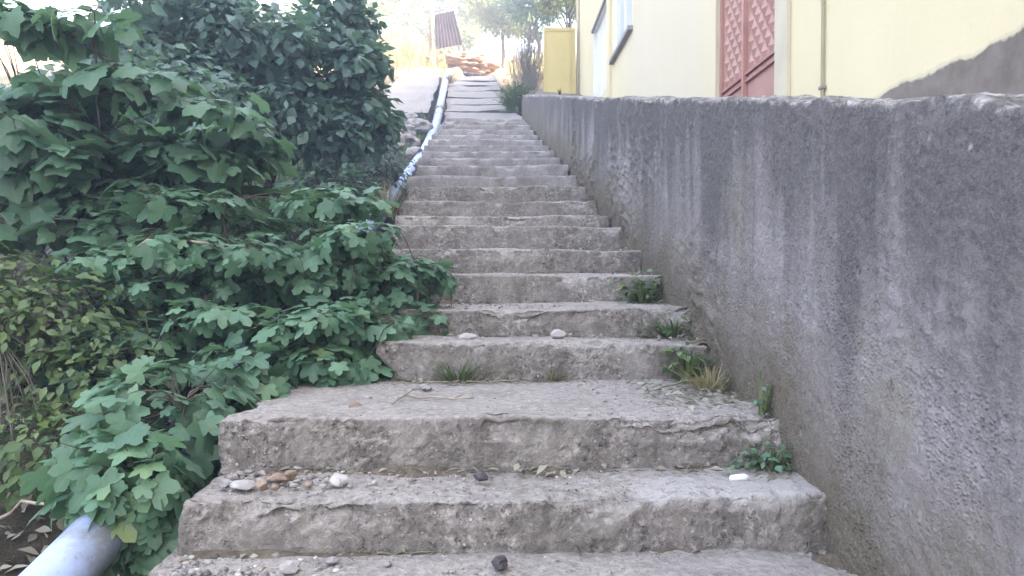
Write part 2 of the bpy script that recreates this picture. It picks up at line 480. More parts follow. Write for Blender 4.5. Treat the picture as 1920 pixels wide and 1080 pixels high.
# ================================================================== THE SETTING
# steps: distance of the riser, height of the tread, left and right end
STEPS = [(-2.6, -1.98, -1.03, 1.12), (-1.9, -1.80, -1.03, 1.12), (-1.2, -1.65, -1.03, 1.12), (-0.5, -1.50, -1.03, 1.12),
         (0.6, -1.31, -1.04, 1.12), (1.2, -1.13, -1.04, 1.12), (1.9, -0.942, -1.10, 1.12),
         (2.65, -0.761, -1.06, 1.115), (3.04, -0.567, -1.06, 1.105), (4.09, -0.376, -0.62, 1.10), (4.50, -0.222, -0.75, 1.10),
         (5.35, -0.028, -0.85, 1.10), (6.1, 0.159, -0.93, 1.10), (7.0, 0.387, -0.95, 1.11), (7.6, 0.517, -0.97, 1.06),
         (8.25, 0.710, -1.02, 1.02), (8.95, 0.937, -1.05, 0.98), (9.6, 1.133, -1.10, 0.95), (10.3, 1.360, -1.12, 0.90),
         (11.0, 1.547, -1.13, 0.86), (11.7, 1.747, -1.14, 0.82), (12.4, 1.940, -1.15, 0.78), (13.1, 2.140, -1.15, 0.74),
         (13.8, 2.346, -1.15, 0.70), (14.5, 2.550, -1.14, 0.66), (15.2, 2.756, -1.13, 0.62), (15.8, 2.93, -1.12, 0.58), (16.4, 3.09, -1.10, 0.55)]
RAMP0, RAMP1, RAMP_SL = 16.4, 27.2, 0.333
def z_walk(d):
    """height of the walking line"""
    d = np.asarray(d, float)
    ds = [s[0] for s in STEPS] + [RAMP1, 46.0, 60, 90, 400]
    zs = [s[1] for s in STEPS] + [3.09 + (RAMP1 - RAMP0) * RAMP_SL, 12.0, 14.0, 14.5, 14.5]
    r = np.interp(d, ds, zs)
    return np.where(d < -2.6, -1.98 + (d + 2.6) * 0.18, r)

def z_ground(x, y):
    x, y = np.asarray(x, float), np.asarray(y, float)
    w = z_walk(np.maximum(y, -40))
    wl = z_walk(np.maximum(y - 0.75, -40))
    under = np.interp(y, [-40, 0, 20, RAMP1 - 1.5, RAMP1 + 0.3, 400], [-0.35, -0.35, -0.3, -0.25, -0.01, 0.0])
    centre = wl + under
    # a gully runs down beside the steps
    drop = np.interp(y, [-40, 2, 10, 14, 18, 24, 30], [-0.62, -0.62, -0.62, -0.5, -0.32, -0.2, 0.25])
    far = np.interp(y, [-40, 2, 9, 14, 22, 30, 60], [-1.0, -1.0, -0.8, -0.5, 0.1, 0.8, 1.6])
    left = np.where(x > -2.6, w + drop, w + drop + (far - drop) * np.clip((-2.6 - x) / 4.0, 0, 1))
    a = np.clip((-1.10 - x) / 0.35, 0, 1)
    a = a * a * (3 - 2 * a)
    z = centre * (1 - a) + left * a
    p = np.stack([x.ravel(), y.ravel(), np.zeros(x.size)], 1)
    nz = (fbm(p * 0.8, 3, 3) * 0.10 + fbm(p * 3.0, 2, 9) * 0.025).reshape(x.shape)
    return z + nz * np.clip((np.abs(x + 0.0) - 1.2) / 0.6, 0, 1)

def axis(lo, hi, dense_lo, dense_hi, step, grow=1.18):
    a = list(np.arange(dense_lo, dense_hi + 1e-6, step))
    s = step
    while a[-1] < hi:
        s *= grow; a.append(a[-1] + s)
    s = step
    while a[0] > lo:
        s *= grow; a.insert(0, a[0] - s)
    return np.array(a)

gx, gy = axis(-400, 400, -5, 1.4, 0.09), axis(-120, 700, 0.5, 9, 0.09, 1.06)
GX, GY = np.meshgrid(gx, gy, indexing='ij')
GZ = z_ground(GX, GY)
idx = np.arange(GX.size).reshape(GX.shape)
gq = np.stack([idx[:-1, :-1], idx[1:, :-1], idx[1:, 1:], idx[:-1, 1:]], -1).reshape(-1, 4)
def mat_ground():
    t = NT('hillside_soil')
    x, y, z = t.xyz()
    c = t.ramp(t.noise(6, 6, 0.65), [(0.3, (0.022, 0.018, 0.014)), (0.5, (0.048, 0.038, 0.028)), (0.72, (0.095, 0.078, 0.058))])
    c = t.mix(t.f(t.noise(2.0, 4, 0.6), 0.5, 0.62, 0, 0.7), c, (0.035, 0.045, 0.018))
    dry = t.ramp(t.noise(1.4, 6, 0.65), [(0.32, (0.26, 0.17, 0.11)), (0.5, (0.36, 0.27, 0.17)), (0.7, (0.44, 0.36, 0.22))])
    c = t.mix(t.f(t.math('ADD', y, t.math('MULTIPLY', t.noise(0.6, 3), 4.0)), 25.0, 29.0), c, dry)
    h = t.math('ADD', t.noise(9, 6, 0.7), t.math('MULTIPLY', t.noise(45, 4, 0.7), 0.4))
    return t.done(c, 0.96, t.bump(h, 0.9, 0.05), 0.1)
ground = mesh('ground', np.stack([GX.ravel(), GY.ravel(), GZ.ravel()], 1), gq, mat_ground(), smooth=True, origin=(0, 0, 0))
tag(ground, kind='structure')

# ---- stairway: one object per step
stairway = empty('stairway', (0, 0, -1.5), 'worn grey concrete stairway climbing between the bushes and the wall', None, kind='structure')
def make_step(i):
    d, z, xl, xr = STEPS[i]
    dn = STEPS[i + 1][0] if i + 1 < len(STEPS) else d + 0.7
    zb = STEPS[i - 1][1] if i else z - 0.2
    zn = z
    back = dn + 0.12
    near = 0 < d < 5
    res = 0.0085 if 1.5 < d < 4.2 else 0.013 if 0 < d < 6.5 else 0.024 if d < 9 else 0.04
    low = zb - 0.4
    V, F, N = rounded_block(xl, xr, d, back, low, z, res, 0.016, ('top', 'front', 'left'))
    sd = 100 + i * 7
    # long waves, lumps, aggregate
    amp = 1.0 if near else 0.85
    rough = np.clip(0.55 + 0.9 * fbm(V * np.array([2.2, 2.2, 4]), 2, sd + 9), 0.15, 1.4)
    vert = np.clip((z - 0.012 - V[:, 2]) / 0.04, 0.16, 1.0)
    disp = fbm(V * np.array([1.6, 3, 3]), 2, sd) * 0.012 + fbm(V * 9, 2, sd + 1) * 0.008 * amp * np.maximum(vert, 0.45) + (np.abs(fbm(V * 27, 2, sd + 2)) * 0.013 + fbm(V * 52, 2, sd + 12) * 0.005) * amp * rough * vert
    V2 = V + N * disp[:, None]
    # the nosing is knocked off here and there
    ed = np.maximum(np.clip(1 - (z - V[:, 2]) / 0.09, 0, 1) * np.clip(1 - (V[:, 1] - d) / 0.10, 0, 1), 0)
    chip = np.clip(fbm(V * np.array([6, 6, 6]), 4, sd + 3) - 0.02, 0, 1) * ed
    V2 = V2 - N * (chip * 0.075)[:, None]
    ed2 = np.clip(1 - (V[:, 0] - xl) / 0.16, 0, 1)
    V2[:, 0] += ed2 * (np.clip(fbm(V * 5, 3, sd + 4) * 0.10 + 0.03, 0, 1))
    # the front face leans and sags
    V2[:, 1] += np.clip((z - V[:, 2]), 0, 0.3) * -0.06 + vnoise(V * np.array([0.9, 0, 0]), sd + 5) * 0.02 * (V[:, 1] < d + 0.05)
    V2[:, 2] += vnoise(V * np.array([1.1, 0, 0]), sd + 6) * 0.010
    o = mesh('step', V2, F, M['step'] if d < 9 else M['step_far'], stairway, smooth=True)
    return o
for i in range(len(STEPS)): make_step(i)

# ---- ramp above the steps
def strip(name, ys, xl, xr, zf, thick, nx, mat, parent, seed, res_noise=0.02):
    xs = np.linspace(0, 1, nx)
    V = []
    for y in ys:
        a, b = (xl(y), xr(y))
        for u in xs: V.append((a + (b - a) * u, y, zf(y)))
    V = np.array(V)
    V[:, 2] += fbm(V * np.array([1.5, 1.5, 0]), 3, seed) * res_noise
    V[:, 0] += (vnoise(V * 2.0, seed + 3)) * 0.05 * (np.tile(np.abs(xs - 0.5) > 0.49, len(ys)))
    B = V.copy(); B[:, 2] -= thick
    n, m = len(ys), nx
    idx = np.arange(n * m).reshape(n, m)
    q = np.stack([idx[:-1, :-1], idx[:-1, 1:], idx[1:, 1:], idx[1:, :-1]], -1).reshape(-1, 4)
    f = [q]
    off = n * m
    def side(e): return np.stack([e[:-1], e[:-1] + off, e[1:] + off, e[1:]], -1)
    f.append(side(idx[0, ::-1])); f.append(side(idx[-1, :])); f.append(side(idx[:, 0])); f.append(side(idx[::-1, -1]))
    return mesh(name, np.concatenate([V, B]), np.concatenate(f), mat, parent, smooth=False)
rxl = lambda y: np.interp(y, [16.4, 27.2], [-1.10, -1.62])
rxr = lambda y: np.interp(y, [16.4, 19, 27.2], [0.62, 0.35, -0.12])
cuts = [17.05, 18.3, 19.7, 21.0, 22.6, 24.1, 25.6, 27.2]
for k in range(len(cuts) - 1):
    y0, y1 = cuts[k], cuts[k + 1]
    z0_ = 3.09 + 0.02 + (y0 - RAMP0 - 0.45) * RAMP_SL + 0.02
    sl = RAMP_SL - 0.028 / (y1 - y0)
    strip('ramp_slab', np.linspace(y0, y1 + 0.1, 8), rxl, rxr, lambda y: z0_ + (y - y0) * sl, 0.5, 12, M['ramp'], stairway, 55 + k, 0.03)

# ================================================================== RETAINING WALL
def wall_top(y):
    return np.interp(y, [-3, 1.6, 7.1, 17.0], [-0.654, 0.345, 1.524, 3.71])
def wall_x(y):
    return np.interp(y, [-3, 2.6, 7.12, 17.0], [1.10, 1.092, 1.085, 0.475])
wall = empty('retaining_wall', (1.15, 2.0, -1.4), 'long rough grey cement wall with dark streaks along the stairs', 'wall')
def wall_segment(y0, y1, res, push, seed, endcap=False):
    thick = 0.24
    ny = int((y1 - y0) / res) + 1
    yv = np.linspace(y0, y1, ny)
    hmax = 2.0
    nh = int(1.75 / res)
    # profile: foot of the face -> top of the face -> rounded corner -> across the cap -> back
    prof = [(0.0, -1.75 + 1.75 * k / nh) for k in range(nh)]
    rr = 0.014
    prof += [(rr - rr * math.cos(a), -rr + rr * math.sin(a)) for a in np.linspace(0, math.pi / 2, 5)[0:]]
    prof = [p for p in prof if not (p[0] == 0.0 and p[1] > -rr - 1e-6)] + []
    prof += [(rr - rr * math.cos(a), -rr + rr * math.sin(a)) for a in np.linspace(0.0, math.pi / 2, 5)] if prof[-1][0] == 0.0 else []
    prof += [(x, 0.0) for x in np.arange(rr + res, thick - rr, res)]
    prof += [(thick - 0.01, -0.03), (thick, -0.12), (thick, -0.8)]
    prof = np.array(prof)
    m = len(prof)
    Y = np.repeat(yv, m)
    PX = np.tile(prof[:, 0], ny); PH = np.tile(prof[:, 1], ny)
    top = wall_top(Y)
    V = np.stack([wall_x(Y) + PX + push, Y, top + PH], 1)
    face = (PX < rr * 0.9) & (PH < 0)
    cap = PX >= rr * 0.9
    below = -PH
    # roughcast: thrown lumps, coarser low down and in patches
    patch = np.clip(0.5 + 1.1 * fbm(V * np.array([1, 0.9, 1.1]), 2, seed + 1), 0.1, 1.3)
    lowf = np.clip(0.25 + below * 0.9, 0.2, 1.15)
    Q = V.copy()
    shear = np.stack([V[:, 0], V[:, 1] + 0.35 * V[:, 2], V[:, 2] - 0.35 * V[:, 1]], 1)
    lumps = np.clip(fbm(shear * np.array([12, 12, 20]), 3, seed + 2), -0.2, 1.0)
    fine = fbm(V * 55, 2, seed + 3)
    wave = fbm(V * np.array([1, 1.2, 1.2]), 3, seed + 4)
    d = wave * 0.016 + lumps * 0.030 * np.clip(patch - 0.25, 0.05, 1.1) * lowf + fine * 0.004
    V[:, 0] -= d * np.where(face, 1.0, np.clip(1 - PX / 0.12, 0.3, 1))
    # crumbled cap
    capn = fbm(V * np.array([7, 7, 7]), 4, seed + 6)
    capw = np.clip(1 - below / 0.11, 0, 1)
    V[:, 2] += capw * (capn * 0.016 - np.clip(fbm(V * np.array([2.1, 2.1, 2.1]), 3, seed + 8) - 0.25, 0, 1) * 0.055)
    V[:, 0] += capw * np.clip(capn - 0.1, 0, 1) * 0.03 * np.clip(1 - PX / 0.07, 0, 1)
    idx = np.arange(ny * m).reshape(ny, m)
    q = np.stack([idx[:-1, :-1], idx[:-1, 1:], idx[1:, 1:], idx[1:, :-1]], -1).reshape(-1, 4)
    F = [q[:, ::-1]] if False else [q]
    UV = np.stack([Y, np.maximum(below, 0)], 1)
    o = mesh('wall_section', V, np.concatenate(F), M['wall'], wall, smooth=True, uv=UV)
    at = o.data.attributes.new('foot', 'FLOAT', 'POINT')
    at.data.foreach_set('value', (top + PH - z_walk(Y)).astype(np.float32))
    return o
wall_segment(-3.0, 7.12, 0.0105, 0.0, 300)
wall_segment(7.08, 10.1, 0.016, 0.02, 330)
wall_segment(10.04, 13.6, 0.025, 0.035, 360)
wall_segment(13.54, 17.0, 0.035, 0.05, 390)
e = MB()
zt, zb = float(wall_top(17.0)), 2.6
e.box(0.50, 0.73, 16.98, 17.04, zb, zt - 0.012)
e.build('wall_end', M['ramp'], wall)

# yard behind the wall
ysY = np.arange(-12, 30.1, 0.5)
V, Fq = [], []
for y in ysY:
    zt = float(wall_top(min(max(y, -3), 17))) + max(0, y - 17) * 0.27 + min(0, y + 3) * 0.2
    x0 = float(wall_x(min(max(y, -3), 17))) + 0.16 if y < 17 else 0.75
    for u in np.linspace(0, 1, 7):
        V.append((x0 + (2.75 - x0) * u, y, zt - 0.28 + 0.03 * math.sin(9 * u + y)))
n = 7
for i in range(len(ysY) - 1):
    for k in range(n - 1):
        Fq.append((i * n + k, i * n + k + 1, (i + 1) * n + k + 1, (i + 1) * n + k))
tag(mesh('yard_ground', np.array(V), Fq, mat_plain('yard_earth', (0.13, 0.11, 0.09), (0.24, 0.21, 0.18), 3, 0.95, 0.1, 0.6)), kind='structure')

# ================================================================== HOUSE
HX = 2.4
house = empty('yellow_house', (5.5, 10, 0), 'pale yellow rendered house with a pink metal door behind the wall', 'house')
def mat_house():
    t = NT('yellow_render')
    x, y, z = t.xyz()
    c = t.ramp(t.f(t.noise(0.7, 5, 0.6), 0.3, 0.7), [(0.0, (0.63, 0.545, 0.355)), (1.0, (0.69, 0.605, 0.41))])
    grey = t.math('MULTIPLY', t.f(y, 8.0, 10.0), t.f(y, 16.2, 14.0))
    c = t.mix(t.math('MULTIPLY', grey, 0.55), c, (0.58, 0.53, 0.44))
    st = t.noise(1.0, 5, 0.65, vec=t.scaled((2.0, 5.0, 0.4)))
    c = t.mix(t.f(st, 0.58, 0.78, 0, 0.12), c, (0.46, 0.42, 0.30))
    # the render has come off along the foot and shows bare cement
    lvl = t.math('ADD', z, t.math('MULTIPLY', t.math('SUBTRACT', t.noise(2.4, 5, 0.6), 0.5), 0.16))
    bare = t.f(lvl, 1.10, 1.085)
    c = t.mix(bare, c, t.ramp(t.noise(5, 6, 0.65), [(0.3, (0.14, 0.115, 0.10)), (0.7, (0.24, 0.205, 0.185))]))
    rim = t.math('MULTIPLY', t.f(lvl, 1.125, 1.11), t.f(bare, 0.5, 0.4))
    c = t.mix(t.math('MULTIPLY', rim, 0.5), c, (0.46, 0.42, 0.34))
    c = t.mix(t.f(t.noise(14, 5, 0.7), 0.62, 0.75, 0, 0.22), c, (0.42, 0.37, 0.27))
    ck = t.math('MULTIPLY', t.f(t.voro(0.55, 'DISTANCE_TO_EDGE'), 0.006, 0.002), t.f(t.noise(0.8, 3), 0.48, 0.56))
    c = t.mix(t.math('MULTIPLY', ck, 0.06), c, (0.25, 0.22, 0.17))
    h = t.math('SUBTRACT', t.math('MULTIPLY', t.noise(30, 5, 0.7), 0.35), t.math('MULTIPLY', bare, 0.7))
    return t.done(c, 0.9, t.bump(h, 0.5, 0.012), 0.15)
M['house'] = mat_house()
M['house_jamb'] = mat_plain('jamb_render', (0.50, 0.45, 0.34), (0.58, 0.525, 0.40), 3, 0.9, 0.15, 0.3)
def mat_pink():
    t = NT('pink_door_paint')
    c = t.ramp(t.noise(3, 5, 0.6), [(0.3, (0.36, 0.185, 0.15)), (0.7, (0.45, 0.245, 0.205))])
    c = t.mix(t.f(t.noise(1.0, 5, 0.7, vec=t.scaled((9, 9, 2))), 0.55, 0.72, 0, 0.5), c, (0.34, 0.24, 0.20))
    c = t.mix(t.f(t.noise(16, 5, 0.75), 0.62, 0.70, 0, 0.7), c, (0.16, 0.075, 0.045))
    return t.done(c, 0.55, t.bump(t.noise(25, 4), 0.2, 0.006), 0.3)
M['pink'] = mat_pink()
M['pink_dark'] = mat_plain('pink_rail_paint', (0.30, 0.13, 0.12), (0.38, 0.17, 0.155), 5.0, 0.5, 0.35)
M['white'] = mat_plain('white_paint', (0.70, 0.70, 0.70), (0.80, 0.80, 0.80), 3, 0.6, 0.3)
M['glass'] = mat_plain('window_glass', (0.42, 0.48, 0.56), (0.52, 0.58, 0.66), 1.0, 0.08, 0.6)
M['grey_sill'] = mat_plain('grey_sill', (0.22, 0.20, 0.20), (0.30, 0.28, 0.28), 5, 0.9, 0.2)
M['grey_metal'] = mat_plain('dark_metal', (0.07, 0.065, 0.065), (0.13, 0.12, 0.12), 5, 0.6, 0.3)
M['cream'] = mat_plain('cream_door', (0.70, 0.68, 0.60), (0.78, 0.76, 0.68), 3, 0.6, 0.3)
Y0, Y1, ZB, ZT = -9.0, 23.8, -3.0, 11.0  # top raised out of view so the house shade reaches farther
def hy(px): return FPX * HX / (px - 934.0)          # distance at which the facade crosses a picture column
openings = [  # y0, y1, z0, z1
    (hy(1459), hy(1341), 1.30, 3.9),        # pink door
    (hy(1184), hy(1150), 4.37, 5.75),       # window
    (hy(1136), hy(1112), 4.05, 5.98)]       # grille door
ycuts = sorted({Y0, Y1, *[o[0] for o in openings], *[o[1] for o in openings]})
zcuts = sorted({ZB, ZT, *[o[2] for o in openings], *[o[3] for o in openings]})
hb = MB()
for ya, yb in zip(ycuts[:-1], ycuts[1:]):
    for za, zb in zip(zcuts[:-1], zcuts[1:]):
        if any(o[0] <= ya + 1e-6 and yb <= o[1] + 1e-6 and o[2] <= za + 1e-6 and zb <= o[3] + 1e-6 for o in openings): continue
        hb.add([(HX, ya, za), (HX, yb, za), (HX, yb, zb), (HX, ya, zb)], [(0, 3, 2, 1)])
XB = 10.0
hb.add([(HX, Y1, ZB), (XB, Y1, ZB), (XB, Y1, ZT), (HX, Y1, ZT)], [(0, 3, 2, 1)])
hb.add([(HX, Y0, ZB), (XB, Y0, ZB), (XB, Y0, ZT), (HX, Y0, ZT)], [(0, 1, 2, 3)])
hb.add([(XB, Y0, ZB), (XB, Y1, ZB), (XB, Y1, ZT), (XB, Y0, ZT)], [(0, 1, 2, 3)])
hb.build('facade', M['house'], house)
rb = MB(); rb.box(HX - 0.3, XB + 0.3, Y0 - 0.3, Y1 + 0.3, ZT + 0.002, ZT + 0.25)
rb.build('roof_slab', M['grey_sill'], house)
wb = MB(); wb.box(3.3, XB, Y1 + 0.003, 27.2, 0.0, ZT - 0.02)  # unseen block added behind the facade to keep the ramp in shade
wb.build('unseen_shade_wing', M['house'], house)
def reveal(o, depth, mat, name):
    b = MB(); ya, yb, za, zb = o
    b.add([(HX, ya, za), (HX + depth, ya, za), (HX + depth, ya, zb), (HX, ya, zb)], [(0, 3, 2, 1)])
    b.add([(HX, yb, za), (HX + depth, yb, za), (HX + depth, yb, zb), (HX, yb, zb)], [(0, 1, 2, 3)])
    b.add([(HX, ya, zb), (HX + depth, ya, zb), (HX + depth, yb, zb), (HX, yb, zb)], [(0, 3, 2, 1)])
    b.add([(HX, ya, za), (HX + depth, ya, za), (HX + depth, yb, za), (HX, yb, za)], [(0, 1, 2, 3)])
    return b.build(name, mat, house)
# --- pink double door of pressed sheet metal
o = openings[0]
reveal(o, 0.14, M['house_jamb'], 'door_reveal')
door = empty('door', (HX + 0.06, (o[0] + o[1]) / 2, o[2])); door.parent = house; door.location = Vector(door.location) - house.location
tag(door, 'pink pressed metal double door')
ym = o[0] + (o[1] - o[0]) * 0.56
rail_z = 1.86
fr = MB()
fr.box(HX + 0.045, HX + 0.115, o[0] + 0.001, o[0] + 0.06, o[2] + 0.002, o[3] - 0.002)
fr.box(HX + 0.045, HX + 0.115, o[1] - 0.06, o[1] - 0.001, o[2] + 0.002, o[3] - 0.002)
fr.box(HX + 0.045, HX + 0.115, o[0] + 0.061, o[1] - 0.061, o[3] - 0.07, o[3] - 0.002)
fr.build('door_frame', M['pink'], door)
for ya, yb in ((o[0] + 0.065, ym - 0.008), (ym + 0.008, o[1] - 0.065)):
    b = MB()
    b.box(HX + 0.075, HX + 0.10, ya, yb, o[2] + 0.01, o[3] - 0.08)
    leaf_panel = b.build('door_leaf', M['pink'], door)
    # raised diamonds pressed into the sheet
    b = MB()
    sz = 0.20
    rows = int((3.38 - rail_z) / (sz * 0.5))
    ncol = max(2, int(round((yb - ya - 0.06) / sz)))
    cw = (yb - ya - 0.06) / ncol
    for r_ in range(rows):
        zc = rail_z + 0.17 + r_ * sz * 0.5
        for k in range(ncol + (r_ % 2) * -1):
            yc = ya + 0.03 + cw * (k + 0.5 + 0.5 * (r_ % 2))
            a, hgt = cw * 0.46, sz * 0.46
            X = HX + 0.0748
            b.add([(X, yc - a, zc), (X, yc, zc - hgt), (X, yc + a, zc), (X, yc, zc + hgt), (X - 0.030, yc, zc)],
                  [(0, 1, 4), (1, 2, 4), (2, 3, 4), (3, 0, 4)])
    b.build('diamond_relief', M['pink'], door)
    for za, zb in ((rail_z, rail_z + 0.035), (rail_z + 0.075, rail_z + 0.105), (3.40, 3.44), (3.52, 3.56)):
        b = MB(); b.box(HX + 0.048, HX + 0.0745, ya + 0.004, yb - 0.004, za, zb)
        b.build('door_rail', M['pink_dark'], door)
b = MB(); b.box(HX + 0.03, HX + 0.0745, ym - 0.03, ym + 0.03, o[2] + 0.02, o[3] - 0.09)
b.build('astragal', M['pink'], door)
b = MB(); b.tube([(HX + 0.075, o[0] + 0.14, 1.62), (HX + 0.035, o[0] + 0.14, 1.62), (HX + 0.035, o[0] + 0.14, 1.55)], 0.016, 8)
b.build('door_knob', M['grey_metal'], door)
b = MB(); b.box(HX - 0.035, HX - 0.002, o[0] - 0.30, o[0] - 0.004, 1.12, ZT - 0.01)
b.build('door_jamb', M['house_jamb'], house)
# --- window
o = openings[1]
reveal(o, 0.12, M['white'], 'window_reveal')
win = empty('window', (HX, (o[0] + o[1]) / 2, o[2])); win.parent = house; win.location = Vector(win.location) - house.location
b = MB()
for ya, yb in ((o[0] + 0.002, o[0] + 0.07), (o[1] - 0.07, o[1] - 0.002), ((o[0] + o[1]) / 2 - 0.035, (o[0] + o[1]) / 2 + 0.035)):
    b.box(HX + 0.05, HX + 0.10, ya, yb, o[2] + 0.002, o[3] - 0.002)
for ya, yb in ((o[0] + 0.071, (o[0] + o[1]) / 2 - 0.036), ((o[0] + o[1]) / 2 + 0.036, o[1] - 0.071)):
    b.box(HX + 0.05, HX + 0.10, ya, yb, o[2] + 0.002, o[2] + 0.07); b.box(HX + 0.05, HX + 0.10, ya, yb, o[3] - 0.07, o[3] - 0.002)
b.build('window_frame', M['white'], win)
for ya, yb in ((o[0] + 0.071, (o[0] + o[1]) / 2 - 0.036), ((o[0] + o[1]) / 2 + 0.036, o[1] - 0.071)):
    b = MB(); b.box(HX + 0.07, HX + 0.08, ya, yb, o[2] + 0.071, o[3] - 0.071); b.build('pane', M['glass'], win)
b = MB(); b.box(HX - 0.09, HX - 0.002, o[0] - 0.1, o[1] + 0.1, o[2] - 0.08, o[2] - 0.005); b.build('window_sill', M['grey_sill'], win)
# --- grille door
o = openings[2]
reveal(o, 0.12, M['white'], 'side_door_reveal')
gd = empty('side_door', (HX, (o[0] + o[1]) / 2, o[2])); gd.parent = house; gd.location = Vector(gd.location) - house.location
b = MB(); b.box(HX + 0.09, HX + 0.118, o[0] + 0.003, o[1] - 0.003, o[2] + 0.003, o[3] - 0.003); b.build('door_leaf', M['cream'], gd)
b = MB()
for k in range(9):
    yk = o[0] + 0.1 + (o[1] - o[0] - 0.2) * k / 8
    b.box(HX + 0.06, HX + 0.08, yk - 0.012, yk + 0.012, o[2] + 0.05, o[3] - 0.05)
b.build('grille', M['white'], gd)
b = MB(); b.box(HX - 0.05, HX - 0.002, o[0] - 0.15, o[1] + 0.1, o[3] + 0.005, o[3] + 0.06); b.build('lintel', M['grey_sill'], gd)
# --- pilaster, drain pipe, conduit
b = MB(); b.box(HX - 0.05, HX - 0.002, hy(1146), hy(1146) + 0.5, 2.6, ZT - 0.01); b.build('pilaster', M['house'], house)
yp = hy(1548)
dp = MB(); dp.tube([(HX - 0.02, yp, 0.7), (HX - 0.02, yp, ZT - 0.02)], 0.013, 8)
dpo = dp.build('conduit_pipe', M['house_jamb'], house, True)
b = MB(); b.box(HX - 0.04, HX - 0.001, yp - 0.03, yp + 0.03, 1.33, 1.35); b.box(HX - 0.04, HX - 0.001, yp - 0.03, yp + 0.03, 2.3, 2.32)
b.build('pipe_clip', M['grey_sill'], dpo)
b = MB(); b.tube([(HX - 0.05, 23.70, 3.5), (HX - 0.05, 23.70, ZT - 0.02)], 0.045, 8); b.build('drain_pipe', M['house_jamb'], house, True)

# yellow gate panel beside the house
gate = empty('yard_gate', (1.9, 23.6, 5.0), 'yellow sheet metal gate at the far corner of the house', 'gate')
M['gate'] = mat_plain('gate_paint', (0.52, 0.42, 0.17), (0.59, 0.49, 0.22), 1.2, 0.55, 0.3, 0.08)
b = MB(); b.box(1.38, 2.22, 23.60, 23.63, 4.6, 7.02); b.build('gate_sheet', M['gate'], gate)
b = MB(); b.box(1.34, 1.379, 23.57, 23.66, 4.5, 7.02); b.box(2.221, 2.28, 23.57, 23.66, 4.5, 7.02); b.box(1.34, 2.28, 23.57, 23.66, 7.021, 7.11)
b.build('gate_frame', M['gate'], gate)
b = MB(); b.box(2.10, 2.13, 23.575, 23.599, 4.7, 7.0); b.build('gate_bar', M['gate'], gate)

# ================================================================== PLANTS
def leaf_lobed(seed=0, valley=0.38):
    """five-lobed leaf, unit length, along +y, face +z"""
    r_ = random.Random(seed)
    tips = [(-116, 0.52), (-57, 0.68), (0, 0.78), (57, 0.68), (116, 0.52)]
    pts = []
    prev = None
    for a, L in tips:
        L *= r_.uniform(0.9, 1.1)
        if prev is not None:
            am = (prev[0] + a) / 2
            pts.append((am, valley * r_.uniform(0.9, 1.1)))
        pts.append((a - 17, L * 0.83)); pts.append((a + r_.uniform(-3, 3), L)); pts.append((a + 17, L * 0.83))
        prev = (a, L)
    pts = [(-155, 0.20)] + pts + [(155, 0.20)]
    c = np.array([0, 0.24])
    droop, fold = r_.uniform(0.05, 0.42), r_.uniform(-0.10, 0.12)
    V = [(0, 0.24, 0)]
    for a, L in pts:
        t = math.radians(a)
        V.append((c[0] + 0.55 * L * math.sin(t), c[1] + 0.55 * L * math.cos(t), 0))
    for a, L in pts:
        t = math.radians(a)
        V.append((c[0] + L * math.sin(t), c[1] + L * math.cos(t), 0))
    V.append((0, 0.10, 0))
    V = np.array(V, float)
    V[:, 2] = -droop * (V[:, 0] ** 2 * 0.9 + np.clip(V[:, 1] - 0.2, 0, 2) ** 2) + fold * np.abs(V[:, 0]) + np.array([r_.uniform(-0.02, 0.02) for _ in V])
    n = len(pts)
    F = []
    for k in range(n - 1):
        F.append((0, 1 + k + 1, 1 + k))
        F.append((1 + k, 1 + k + 1, 1 + n + k + 1, 1 + n + k))
    F += [(0, 1, len(V) - 1), (0, len(V) - 1, n)]
    return V, F

def leaf_heart(seed=0):
    r_ = random.Random(seed)
    out = [(0, 0.06), (0.16, -0.05), (0.34, 0.02), (0.46, 0.20), (0.44, 0.40), (0.40, 0.44), (0.34, 0.62), (0.25, 0.68), (0.13, 0.85), (0, 1.0)]
    full = out + [(-x, y) for x, y in out[-2:0:-1]]
    full = [(x * r_.uniform(0.92, 1.08), y * r_.uniform(0.96, 1.04)) for x, y in full]
    n = len(full)
    V = [(0, 0.36, 0)] + [(0.55 * x, 0.36 + 0.55 * (y - 0.36), 0) for x, y in full] + [(x, y, 0) for x, y in full]
    V = np.array(V, float)
    droop, fold = r_.uniform(0.2, 0.5), r_.uniform(0.05, 0.25)
    V[:, 2] = -droop * (V[:, 0] ** 2 * 0.8 + np.clip(V[:, 1] - 0.3, 0, 2) ** 2) + fold * np.abs(V[:, 0]) + np.array([r_.uniform(-0.02, 0.02) for _ in V])
    F = []
    for k in range(n):
        j = (k + 1) % n
        F.append((0, 1 + k, 1 + j))
        F.append((1 + j, 1 + k, 1 + n + k, 1 + n + j))
    return V, F

def leaf_ovate(seed=0, w=0.3):
    V = np.array([(0, 0, 0), (w * 0.8, 0.3, 0.05), (w, 0.55, 0.06), (0, 1.0, -0.16), (-w, 0.55, 0.06), (-w * 0.8, 0.3, 0.05), (0, 0.5, 0.0)], float)
    F = [(0, 1, 6), (1, 2, 6), (2, 3, 6), (3, 4, 6), (4, 5, 6), (5, 0, 6)]
    return V, F

def frames(normal, tip):
    """rotation matrices with columns (x, y = tip, z = normal)"""
    z = normal / np.linalg.norm(normal, axis=1)[:, None]
    y = tip - z * np.sum(tip * z, axis=1)[:, None]
    y /= np.linalg.norm(y, axis=1)[:, None] + 1e-9
    x = np.cross(y, z)
    return np.stack([x, y, z], axis=2)

